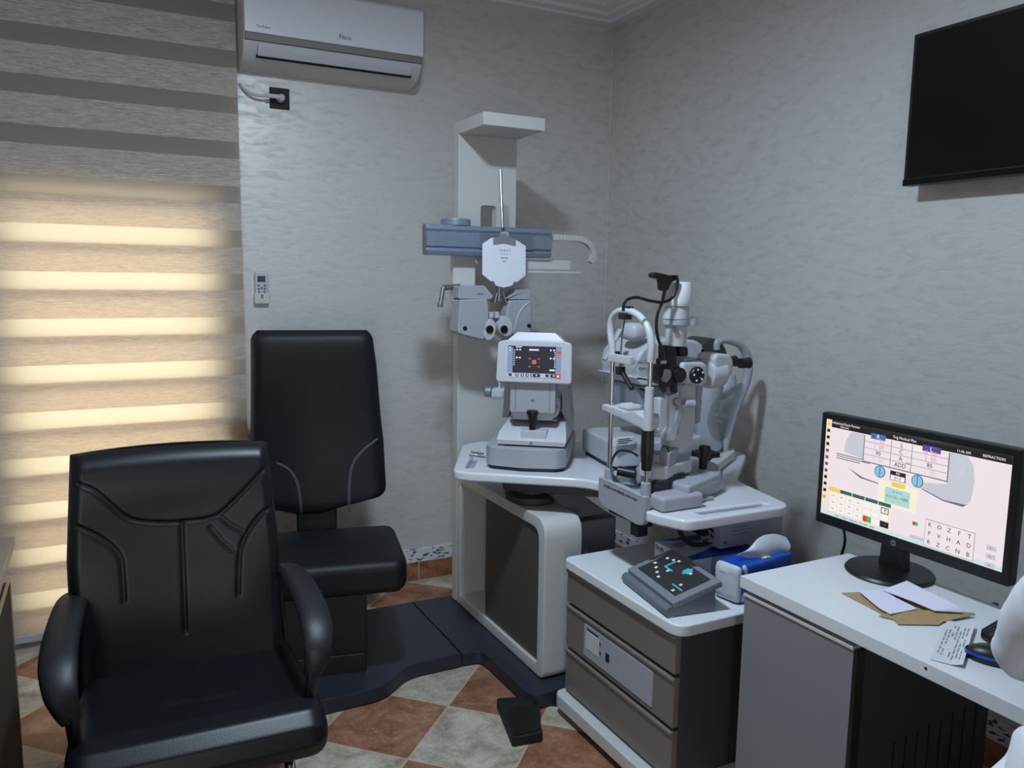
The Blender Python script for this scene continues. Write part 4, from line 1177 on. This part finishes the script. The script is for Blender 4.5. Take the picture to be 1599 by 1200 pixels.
cols = dict(scr_pink=(238, 226, 232), scr_black=(36, 33, 34), scr_grey=(196, 200, 210), scr_line=(110, 112, 120), scr_cream=(240, 226, 208), scr_btn=(246, 240, 240), scr_green=(44, 100, 92), scr_lgreen=(176, 214, 208), scr_yel=(240, 206, 80), scr_cyan=(130, 196, 230), scr_blue=(60, 112, 176), scr_vio=(92, 72, 150), scr_pred=(222, 150, 150), scr_gr=(60, 190, 80), scr_rd=(220, 56, 50), scr_lcream=(246, 238, 214), scr_tbar=(206, 224, 224))
names = list(cols)
for k, v in cols.items(): gl(k, v)
b = B(); MI = {n_: i for i, n_ in enumerate(names)}
# u: 0 left..1 right, v: 0 top..1 bottom
def Yu(u): return sy1-SW*u
def Zv(v): return sz1-SH*v
def R_(u0, v0, u1, v1, c, lift=1):
    b.mi = MI[c]; b.box((MX-.0006-.00012*lift, Yu(u0), Zv(v0)), (MX+.0005, Yu(u1), Zv(v1)))
def Pg(pts, c, lift=1):
    b.mi = MI[c]; b.prism([(Yu(u), Zv(v)) for u, v in pts], MX-.0006-.00012*lift, MX+.0002, 0, 'yz')
def Tx(s_, u, v, size, c, lift=4, align='CENTER'):
    b.mi = MI[c]; b.text(s_, size, front_x(MX-.0006-.00012*lift, Yu(u), Zv(v)), align, .0001)
def circ(u, v, r, c, lift):
    b.mi = MI[c]; b.prism([(Yu(u)+r*math.cos(k*PI/12), Zv(v)+r*math.sin(k*PI/12)) for k in range(24)], MX-.0006-.00012*lift, MX+.0002, 0, 'yz')
R_(0, 0, 1, 1, 'scr_pink', 0)
R_(0, 0, 1, .075, 'scr_black', 1); R_(0, 0, .035, 1, 'scr_cream', 2); R_(0, .955, 1, 1, 'scr_tbar', 2)
Tx('Professional Exam Partner', .12, .024, .0095, 'scr_btn'); Tx('Refraction', .12, .055, .007, 'scr_btn'); Tx('Trig Medical Plus', .475, .045, .010, 'scr_btn'); Tx('11:46 AM', .78, .05, .009, 'scr_btn'); Tx('REFRACTION', .92, .045, .009, 'scr_btn')
Pg([(.165, .08), (.135, .18), (.125, .30), (.25, .33), (.25, .08)], 'scr_grey', 1)
Pg([(.155, .45), (.25, .51), (.37, .53), (.37, .537), (.24, .525)], 'scr_line', 3)
Pg([(.71, .08), (.80, .08), (.83, .15), (.842, .30), (.833, .46), (.80, .52), (.70, .52), (.60, .465), (.56, .43), (.62, .40), (.71, .37)], 'scr_grey', 2)
Pg([(.56, .45), (.60, .48), (.70, .53), (.80, .535), (.835, .47), (.81, .51), (.70, .518)], 'scr_line', 3)
R_(.245, .085, .715, .35, 'scr_line', 4); R_(.25, .085, .71, .34, 'scr_pink', 5)
for v in (.14, .205, .27): R_(.25, v, .71, v+.004, 'scr_line', 6)
for u in (.405, .52): R_(u, .085, u+.003, .34, 'scr_line', 6)
R_(.285, .05, .37, .105, 'scr_blue', 6); Tx('R', .328, .078, .016, 'scr_btn', 8)
R_(.575, .06, .67, .115, 'scr_vio', 6); Tx('L', .622, .09, .016, 'scr_btn', 8)
for s_, v in (('S', .115), ('C', .175), ('A', .24), ('ADD', .305)): Tx(s_, .463, v, .016, 'scr_black', 8)
Tx('(1)', .505, .265, .009, 'scr_black', 8)
for s_, v, c in (('1  25', .115, 'scr_pred'), ('1  00', .175, 'scr_pred'), ('90', .24, 'scr_black'), ('1  00', .305, 'scr_grey')): Tx(s_, .335, v, .016, c, 8)
for s_, v, c in (('0  50', .125, 'scr_pred'), ('2  50', .18, 'scr_pred'), ('85', .24, 'scr_black'), ('1  00', .305, 'scr_grey')): Tx(s_, .62, v, .016, c, 8)
for u in (.352, .562):
    v = .41
    circ(u, v, .0165, 'scr_black', 6); circ(u, v, .0148, 'scr_cyan', 7); R_(u-.0016, v-.048, u+.0016, v+.048, 'scr_black', 8)
R_(.412, .37, .498, .46, 'scr_black', 6); R_(.416, .41, .494, .456, 'scr_btn', 7); Tx('PD', .455, .39, .009, 'scr_btn', 8); Tx('61.0', .455, .433, .012, 'scr_black', 8)
R_(.35, .49, .57, .72, 'scr_lcream', 4); R_(.39, .54, .53, .69, 'scr_lgreen', 5); R_(.425, .475, .50, .52, 'scr_yel', 6); Tx('(-)-1.U-...+250', .46, .62, .011, 'scr_black', 7); Tx('R  VA 10', .46, .57, .007, 'scr_black', 7)
for k, w_ in enumerate((.20, .21, .15)): R_(.08, .33+.022*k, .08+w_, .339+.022*k, 'scr_line', 4)
for k in range(12):
    c = 'scr_vio' if 4 <= k <= 7 else ('scr_yel' if k == 0 else 'scr_black')
    R_(.008, .03+.07*k, .027, .062+.07*k, c, 4)
R_(.008, .80, .027, .83, 'scr_yel', 4)
R_(.045, .70, .43, .96, 'scr_cream', 4); R_(.047, .70, .43, .735, 'scr_green', 5); R_(.047, .695, .12, .735, 'scr_yel', 6)
for u in (.195, .275, .355): R_(u, .70, u+.004, .735, 'scr_btn', 6)
for i in range(7):
    for j in range(3):
        u, v = .055+.053*i, .75+.068*j
        R_(u, v, u+.047, v+.058, 'scr_btn', 5)
        if i < 4 and j < 3: Tx('VA', u+.023, v+.03, .0075, 'scr_line', 7)
Pg([(.385, .775), (.40, .755), (.415, .775)], 'scr_line', 7); Pg([(.385, .91), (.40, .935), (.415, .91)], 'scr_line', 7)
R_(.272, .885, .297, .945, 'scr_rd', 7); R_(.297, .885, .322, .945, 'scr_gr', 7); R_(.375, .885, .425, .945, 'scr_black', 7); R_(.376, .75, .42, .81, 'scr_black', 6); R_(.38, .757, .416, .803, 'scr_btn', 7); Tx('K', .402, .78, .012, 'scr_black', 8)
R_(.555, .795, .57, .83, 'scr_rd', 5); R_(.57, .795, .583, .83, 'scr_gr', 5)
R_(.545, .925, .62, .955, 'scr_grey', 5)
R_(.622, .735, .868, .99, 'scr_line', 5); R_(.6235, .739, .8665, .986, 'scr_pink', 6)
for j, s_ in enumerate(('KOZFT', 'PVHAD', 'RZCNB')):
    for i, ch_ in enumerate(s_): Tx(ch_, .647+.049*i, .78+.082*j, .0155, 'scr_black', 8)
for j in range(3): R_(.925, .80+.075*j, .968, .845+.075*j, 'scr_grey', 5); Tx('8.1', .946, .822+.075*j, .006, 'scr_black', 7)
Tx('Exam 1   Status   Diagnosis   Pref. Refr.   Note', .22, .977, .007, 'scr_black', 5)
put('screen', b, ['%s' % n_ for n_ in names], t, sharp=180)
b = B(); Lc = (MX-.001, my0+(my1-my0)*.535, mz0+.015); b.lathe([(.0085, 0), (.0085, .0012), (0, .0013)], Lc, (-1, 0, 0), 24)
lg = put('logo', b, 'steel', t)
b = B(); b.text('hp', .010, front_x(MX-.0025, Lc[1], Lc[2])); put('logo_letters', b, 'black', lg)
put('monitor_cable', B().tube([(1.90, 1.56, .80), (1.935, 1.575, .74), (1.95, 1.60, .66), (1.96, 1.62, .5)], .004, 8, smooth=5), 'black', t)

# ------------------------------------------------------------------ papers on the desk
def sheet(pts, z=DZ, lift=None):
    P_ = []
    for i, (x, y) in enumerate(pts):
        h = 0 if lift is None else lift[i]
        P_.append(at(x, y, z=z+h))
    return P_
def paper(name, pts, z, mat, label, cat, lift=None, th=.0012, group=None):
    P_ = sheet(pts, z, lift)
    b = B()
    b.rings([[(p.x, p.y, p.z) for p in P_], [(p.x, p.y, p.z+th) for p in P_]])
    return put(name, b, mat, label=label, cat=cat, group=group)
t = thing('envelope', 'open brown kraft envelope lying on the white desk under folded papers', 'envelope', at(1420, 950, z=DZ))
def patch(name, pts, mat, z, lift=None, th=.001, parent=None):
    P_ = sheet(pts, z, lift); b = B()
    b.rings([[tuple(p) for p in P_], [(p.x, p.y, p.z+th) for p in P_]])
    return put(name, b, mat, parent)
patch('back_sheet', [(1314, 927), (1376, 924), (1440, 940), (1523, 960), (1470, 966), (1385, 964)], 'kraft', DZ+.0006, None, .0012, t)
patch('flap', [(1372, 963), (1392, 957), (1470, 953), (1523, 961), (1473, 972), (1466, 977), (1403, 976), (1395, 968)], 'kraft', DZ+.002, [0, .004, .006, .004, .001, 0, 0, 0], .0012, t)
paper('letter', [(1342, 925), (1378, 922), (1398, 934), (1420, 945), (1432, 952), (1390, 960), (1372, 950)], DZ+.008, 'paper', 'flat white sheet lying on the left of the brown envelope', 'paper')
b = B()
P1 = sheet([(1393, 928), (1378, 922), (1416, 908), (1440, 920), (1499, 949), (1523, 958), (1460, 955), (1425, 940)], DZ+.012, [0, 0, .004, .014, .012, 0, 0, .002])
b.rings([[tuple(p) for p in P1], [(p.x, p.y, p.z+.0012) for p in P1]])
put('folded_letter', b, 'paper', label='creased white folded letter on top of the brown envelope', cat='paper')
t = thing('receipt', 'curled printed slip lying at the desk edge beside the envelope', 'receipt', at(1488, 1005, z=DZ))
E0 = sheet([(1479, 970), (1522, 982), (1503, 1044), (1452, 1030)], DZ+.001)
def rc(u, v):
    a = E0[0].lerp(E0[1], u); c = E0[3].lerp(E0[2], u); p = a.lerp(c, v)
    return (p.x, p.y, DZ+.0012+.014*max(0.0, u-.6)**1.5*2+.002*(1-v))
put('slip', B().grid(rc, 14, 14, (0, 0, .0006)), 'slip', t)
b = B()
rr = random.Random(2)
for k in range(7):
    u0 = .12+.115*k; v = .1
    while v < .85:
        L_ = rr.uniform(.03, .12)
        if rr.random() < .75:
            q = [rc(u0, v), rc(u0+.05, v), rc(u0+.05, v+L_), rc(u0, v+L_)]
            b.rings([[(x, y, z+.0007) for x, y, z in q], [(x, y, z+.0009) for x, y, z in q]])
        v += L_+.025
put('print', b, 'mgrey', t)
# black things beside the sleeve
b = B()
q0 = [at(x, y, z=DZ) for x, y in [(1531, 998), (1563, 978), (1590, 985), (1590, 1010), (1545, 1008)]]
b.prism([(p.x, p.y) for p in q0], DZ+.0005, DZ+.022, .005)
k_ = thing('cable_adapter', 'black ridged adapter on the desk, partly behind the white sleeve', 'adapter', q0[0])
put('shell', b, 'black', k_)
b = B()
for k in range(3):
    a, c = q0[0].lerp(q0[4], .25*k+.1), q0[1].lerp(q0[2], .25*k+.1)
    b.tube([(a.x, a.y, DZ+.022), (c.x, c.y, DZ+.022)], .002, 6)
put('ridges', b, 'charcoal', k_)
k_ = thing('computer_mouse', 'black mouse with a blue side stripe beside the white sleeve', 'mouse', at(1545, 1030, z=DZ))
c = at(1549, 1026, z=DZ+.01)
Tm = Matrix.Translation((c.x, c.y, DZ)) @ Matrix.Rotation(math.radians(-60), 4, 'Z')
b = B(Tm)
b.rings([[(x*s, y*s, z) for x, y in ((.05*math.cos(a), .03*math.sin(a)) for a in (2*PI*k/24 for k in range(24)))] for s, z in ((.92, .0005), (1, .006), (.98, .014), (.85, .024), (.55, .031), (.1, .034))])
put('shell', b, 'black', k_)
b = B(Tm)
b.rings([[(x*s, y*s, z) for x, y in ((.0505*math.cos(a), .0305*math.sin(a)) for a in (2*PI*k/24 for k in range(24)))] for s, z in ((1.0, .012), (1.012, .014), (.985, .019))], cap=False)
put('stripe', b, 'blue', k_)

# ================================================================== LEFT DESK
t = thing('side_desk', 'dark brown side desk with wooden top at the left edge', 'desk', (-.55, 1.4, 0))
put('desktop', B().box((-1.0, .2, .72), (-.246, 2.60, .75), .003), 'twood', t)
b = B(); b.prism(rounded([(1.0, .0), (2.40, .0), (2.40, .69), (1.0, .69)], [0, 0, .03, 0]), -.290, -.246, .006, 'yz')
put('front_panel', b, 'dwood', t)
b = B(); b.prism(rounded([(2.396, .0), (2.403, .0), (2.403, .693), (1.0, .693), (1.0, .686), (2.396, .686)], [0, 0, .03, 0, 0, .025]), -.250, -.243, .001, 'yz')
put('edge_band', b, 'edge', t)
put('end_panel', B().box((-.98, 2.36, 0), (-.295, 2.39, .719), .002), 'dwood', t)

# ================================================================== ARMCHAIR
TA = yaw(-2.5, (.165, 2.02, 0))
t = thing('armchair', 'black leather armchair with padded loop arms in the foreground', 'chair', (.165, 2.05, 0))
def gauss(d, w): return math.exp(-(d/w)**2)
def segdist(u, v, poly):
    m = 9
    for (a, b_), (c, d) in zip(poly, poly[1:]):
        dx, dy = c-a, d-b_; L2 = dx*dx+dy*dy
        s_ = max(0, min(1, ((u-a)*dx+(v-b_)*dy)/L2)); m = min(m, math.hypot(u-a-s_*dx, v-b_-s_*dy))
    return m
def sp2(pts): return [(p.x, p.y) for p in spline([Vector((a, b_, 0)) for a, b_ in pts], 6)]
BW, BZ0, BZ1, BXC = .272, .40, 1.018, -.016
def back_y(z): return .255+.10*((z-BZ0)/(BZ1-BZ0)-.2)
def on_back(pts):
    """photo points dropped on the leaning plane of the backrest, in the chair's own x, z"""
    o_ = TA @ Vector((0, back_y(.8)-.05, .8)); n_ = (TA.to_3x3() @ Vector((0, 1, -.10/(BZ1-BZ0)))).normalized()
    return [(q.x, q.z) for q in (TA.inverted() @ atp(x, y, o_, n_) for x, y in pts)]
seams = [sp2(on_back([(122, 758), (145, 768), (165, 785), (200, 815), (240, 823), (285, 822), (335, 813), (368, 785), (418, 728)])),
         sp2(on_back([(120, 824), (145, 836), (172, 855), (188, 875), (192, 905), (194, 940)])),
         sp2(on_back([(430, 788), (408, 805), (385, 838), (376, 860), (373, 890), (372, 930)])),
         on_back([(284, 824), (290, 990)])]
creases = [sp2(on_back([(345, 812), (362, 825), (378, 832)])), sp2(on_back([(330, 830), (348, 850), (364, 862)]))]
def arm_back(u, v, side):
    z = BZ0+(BZ1-BZ0)*v
    hw = BW-.020*max(0, v-.55)/.45-.004*(1-v)
    x = BXC-hw+2*hw*u
    e = min(u, 1-u)*2*hw; ez = min((1-v), 1)*(BZ1-BZ0)
    roll = min(1, e/.035); rollz = min(1, ez/.045)
    q = math.sqrt(max(0, 1-(1-roll)**2))*math.sqrt(max(0, 1-(1-rollz)**2))
    y = .255+.10*(v-.2)+.05*max(0, v-.65)**2-.035*math.sin(PI*u)*0
    dish = .022*(1-(2*u-1)**2)
    d = 0
    if side < 0:
        for sm in seams: d += .0048*gauss(segdist(x, z, sm), .005)
        for sm in creases: d += .003*gauss(segdist(x, z, sm), .006)
        pad = .014*gauss(z-.935, .08)*(1-(2*u-1)**2)+.018*gauss(z-.62, .14)*(1-(2*u-1)**4)
        return (x, y-.055*q+dish-pad+d, z+.012*(1-(2*u-1)**2)*v)
    return (x, y+.045*q, z+.012*(1-(2*u-1)**2)*v)
b = B(TA)
nu, nv = 150, 175
A = [[b._v(arm_back(i/nu, j/nv, -1)) for j in range(nv+1)] for i in range(nu+1)]
C = [[b._v(arm_back(i/nu, j/nv, 1)) for j in range(nv+1)] for i in range(nu+1)]
for i in range(nu):
    for j in range(nv):
        b._f([A[i][j], A[i+1][j], A[i+1][j+1], A[i][j+1]]); b._f([C[i][j], C[i][j+1], C[i+1][j+1], C[i+1][j]])
for i in range(nu): b._f([A[i][0], C[i][0], C[i+1][0], A[i+1][0]])
bmesh.ops.remove_doubles(b.bm, verts=b.bm.verts, dist=.0003)
put('backrest', b, 'leather', t, sharp=60)
# seat
def seat_pt(u, v):
    """u across, v round the section from back-top over the front roll to the underside"""
    hw = .285-.02*(1-min(1, v*3))
    x = .008-hw+2*hw*u
    e = min(u, 1-u)*2*hw; q = math.sqrt(max(0, 1-(1-min(1, e/.05))**2))
    sec_ = [(.285, .445), (.20, .452), (.08, .455), (-.03, .462), (-.13, .470), (-.19, .462), (-.228, .435), (-.238, .395), (-.225, .36), (-.19, .345), (0, .345), (.28, .345)]
    s_ = v*(len(sec_)-1); i = min(int(s_), len(sec_)-2); f = s_-i
    y = sec_[i][0]*(1-f)+sec_[i+1][0]*f; z = sec_[i][1]*(1-f)+sec_[i+1][1]*f
    zc = .40
    z = zc+(z-zc)*(.35+.65*q)
    if y < -.12: y = -.12+(y+.12)*(.6+.4*q)
    if v < .45:
        z -= .012*(1-(2*u-1)**2)*math.sin(min(1, v/.45)*PI)
        z -= .007*gauss(segdist(x, y, [(-.06, -.02), (.03, -.028), (.10, -.035)]), .008)
        z -= .005*gauss(abs(x-.0), .006)*(1 if y > .0 else 0)
    return (x, y, z)
b = B(TA)
nu, nv = 90, 110
sec2 = [[b._v(seat_pt(i/nu, j/nv)) for j in range(nv+1)] for i in range(nu+1)]
for i in range(nu):
    for j in range(nv): b._f([sec2[i][j], sec2[i+1][j], sec2[i+1][j+1], sec2[i][j+1]])
for i in (0, nu): b._f([sec2[i][j] for j in range(nv+1)])
for i in range(nu): b._f([sec2[i][0], sec2[i][nv], sec2[i+1][nv], sec2[i+1][0]])
sm_ = put('seat', b, 'leather', t, sharp=60)
md = sm_.modifiers.new('smooth', 'SMOOTH'); md.iterations = 6; md.factor = .5
# padded arms
for sx in (-1, 1):
    b = B(TA)
    x = sx*.283+.004
    pth = [(sx*.255, .36, .60), (sx*.262, .31, .640), (x-sx*.006, .235, .655), (x, .12, .655), (x+sx*.004, .0, .643), (x+sx*.002, -.085, .622), (x-sx*.006, -.135, .58), (x-sx*.022, -.14, .52)]
    b.tube(pth, [.026, .033, .037, .039, .040, .040, .034, .020], 24, flat=(1.0, .42), up=(0, 0, 1), smooth=6)
    put('armrest', b, 'armpad', t)
    b = B(TA)
    b.tube([(x-sx*.020, -.138, .535), (x-sx*.026, -.125, .46), (sx*.25, -.07, .37), (sx*.235, .0, .335)], .016, 12, flat=(1, .7), smooth=4)
    put('arm_bracket', b, 'black', t)
    b = B(TA); b.tube([(sx*.258, .36, .61), (sx*.262, .33, .50), (sx*.262, .26, .40), (sx*.25, .14, .335)], .011, 10, smooth=4)
    put('side_tube', b, 'black', t)
    b = B(TA)
    b.tube([(sx*.19, .22, .335), (sx*.20, -.10, .33), (sx*.205, -.175, .29), (sx*.21, -.185, .20), (sx*.215, -.18, .06), (sx*.215, -.15, .016), (sx*.215, .0, .014), (sx*.215, .26, .014)], .0135, 12, smooth=6)
    put('leg', b, 'chrome', t)
b = B(TA); b.box((-.215, .05, .325), (.215, .12, .35), .004).box((-.215, .245, .002), (.215, .272, .026), .008)
put('cross_bar', b, 'black', t)
b = B(TA); b.cyl((-.285, -.135, .40), (-.285, -.155, .38), .006).cyl((-.268, .12, .47), (-.275, .12, .47), .007)
put('bolt', b, 'chrome', t)

# ================================================================== PERSON AT THE RIGHT EDGE
t = thing('person', 'person in a white coat seated at the desk, bent elbow showing', 'person', (1.31, .47, 0))
def skin_obj(name, pts, edges, rad, mat, parent, sub=2, root=0):
    me = bpy.data.meshes.new(name)
    off = Vector(t.location)
    me.from_pydata([tuple(Vector(p)-off) for p in pts], edges, [])
    o = bpy.data.objects.new(name, me); COL.objects.link(o); o.parent = parent
    m = o.modifiers.new('skin', 'SKIN'); m.use_smooth_shade = True
    for i, r in enumerate(rad):
        r = (r, r) if isinstance(r, (int, float)) else r
        me.skin_vertices[0].data[i].radius = r
        me.skin_vertices[0].data[i].use_root = (i == root)
    s_ = o.modifiers.new('sub', 'SUBSURF'); s_.levels = sub; s_.render_levels = sub
    me.materials.append(M[mat])
    return o
f_ = Vector((.9, .436, 0)); l_ = Vector((-.436, .9, 0)); Bc = Vector((1.31, .47, 0))
def bp_(fw, lf, z): return Bc+f_*fw+l_*lf+Vector((0, 0, z))
ELB = at(1600, 1020, x=1.40)
HIP = at(1648, 1165, x=1.30)
shL = bp_(.02, .17, 1.05); shR = bp_(.02, -.17, 1.05)
wrL = Vector((1.60, .86, .79)); haL = Vector((1.66, .88, .775))
elR = bp_(.12, -.27, .80); wrR = bp_(.34, -.18, .79)
pts = [bp_(0, 0, .56), bp_(.0, 0, .68), bp_(.01, 0, .88), bp_(.02, 0, 1.05), bp_(.04, 0, 1.15), bp_(.065, 0, 1.225), bp_(.045, 0, 1.325),
       shL, ELB, wrL, haL, shR, elR, wrR, bp_(.40, -.16, .785),
       bp_(.05, .10, .53), bp_(.40, .13, .51), bp_(.28, .13, .10), bp_(.37, .14, .04),
       bp_(.05, -.10, .53), bp_(.40, -.13, .51), bp_(.28, -.13, .10), bp_(.37, -.14, .04),
       bp_(.150, 0, 1.262), bp_(.165, 0, 1.248), bp_(.04, .088, 1.27), bp_(.03, .102, 1.285), bp_(.04, -.088, 1.27), bp_(.03, -.102, 1.285)]
edges = [(0, 1), (1, 2), (2, 3), (3, 4), (4, 5), (5, 6), (3, 7), (7, 8), (8, 9), (9, 10), (3, 11), (11, 12), (12, 13), (13, 14), (0, 15), (15, 16), (16, 17), (17, 18), (0, 19), (19, 20), (20, 21), (21, 22), (6, 23), (23, 24), (6, 25), (25, 26), (6, 27), (27, 28)]
rad = [(.13, .10), (.13, .10), (.14, .10), (.12, .09), .055, .078, .092, .058, .04, .028, .03, .058, .04, .028, .03, .08, .058, .04, .03, .08, .058, .04, .03, .016, .011, .020, .012, .020, .012]
body = skin_obj('body', pts, edges, rad, 'skin', t)
# white coat: torso, sleeves and the skirt that spreads over the seat
cp_ = [bp_(-.02, 0, .62), bp_(0, 0, .68), bp_(0, 0, .78), bp_(.01, 0, .95), bp_(.02, 0, 1.07), bp_(.04, 0, 1.12),
       shL, shL.lerp(ELB, .5), ELB, ELB.lerp(wrL, .35), ELB.lerp(wrL, .8), shR, elR, elR.lerp(wrR, .8), bp_(.10, .14, .60), bp_(.10, -.14, .60), HIP, HIP-Vector((0, 0, .22))]
ce = [(0, 1), (1, 2), (2, 3), (3, 4), (4, 5), (4, 6), (6, 7), (7, 8), (8, 9), (9, 10), (4, 11), (11, 12), (12, 13), (0, 14), (0, 15), (14, 16), (16, 17)]
cr_ = [(.17, .15), (.165, .14), (.155, .125), (.16, .12), (.14, .105), .065, .074, .062, .056, .05, .045, .078, .062, .045, .11, .11, .07, .075]
coat = skin_obj('coat', cp_, ce, cr_, 'cloth', t, 3)
tx = bpy.data.textures.new('folds', 'CLOUDS'); tx.noise_scale = .09
dm_ = coat.modifiers.new('folds', 'DISPLACE'); dm_.texture = tx; dm_.strength = .014; dm_.mid_level = .5
TH = xf(l_*-1, f_, (0, 0, 1), bp_(.03, 0, 1.34))     # head frame: x to the right ear, y forward
b = B(TH); b.ball((0, -.012, .018), (.099, .108, .092), 28, 20)
b.ball((0, -.045, -.035), (.090, .078, .085), 24, 16)
put('hair', b, 'hair', t)
for sx in (-1, 1):
    put('eye', B(TH).ball((sx*.034, .085, -.038), (.013, .010, .009), 12, 8), 'black', t)
    put('eyebrow', B(TH).box((sx*.018, .088, -.018), (sx*.052, .098, -.011), .003), 'hair', t)
put('mouth', B(TH).ball((0, .098, -.110), (.024, .010, .006), 12, 8), 'red', t)
b = B()
b.tube([bp_(.08, .10, .53), bp_(.40, .13, .51), bp_(.29, .13, .12)], [.095, .075, .055], 16, smooth=4); b.tube([bp_(.08, -.10, .53), bp_(.40, -.13, .51), bp_(.29, -.13, .12)], [.095, .075, .055], 16, smooth=4)
put('trousers', b, 'trous', t)
b = B(); b.tube([bp_(.25, .135, .045), bp_(.33, .138, .045), bp_(.41, .14, .035)], [.035, .042, .030], 14, flat=(1.1, .8)); b.tube([bp_(.25, -.135, .045), bp_(.33, -.138, .045), bp_(.41, -.14, .035)], [.035, .042, .030], 14, flat=(1.1, .8))
put('shoes', b, 'black', t)
t2 = thing('stool', 'round dark stool under the person in the white coat', 'stool', (Bc.x, Bc.y, 0))
put('seat', B().cyl((Bc.x, Bc.y, .36), (Bc.x, Bc.y, .405), .17, bev=.02), 'leather', t2)
put('column', B().cyl((Bc.x, Bc.y, .03), (Bc.x, Bc.y, .36), .025), 'steel', t2)
put('base', B().cyl((Bc.x, Bc.y, 0), (Bc.x, Bc.y, .03), .20, bev=.01), 'black', t2)
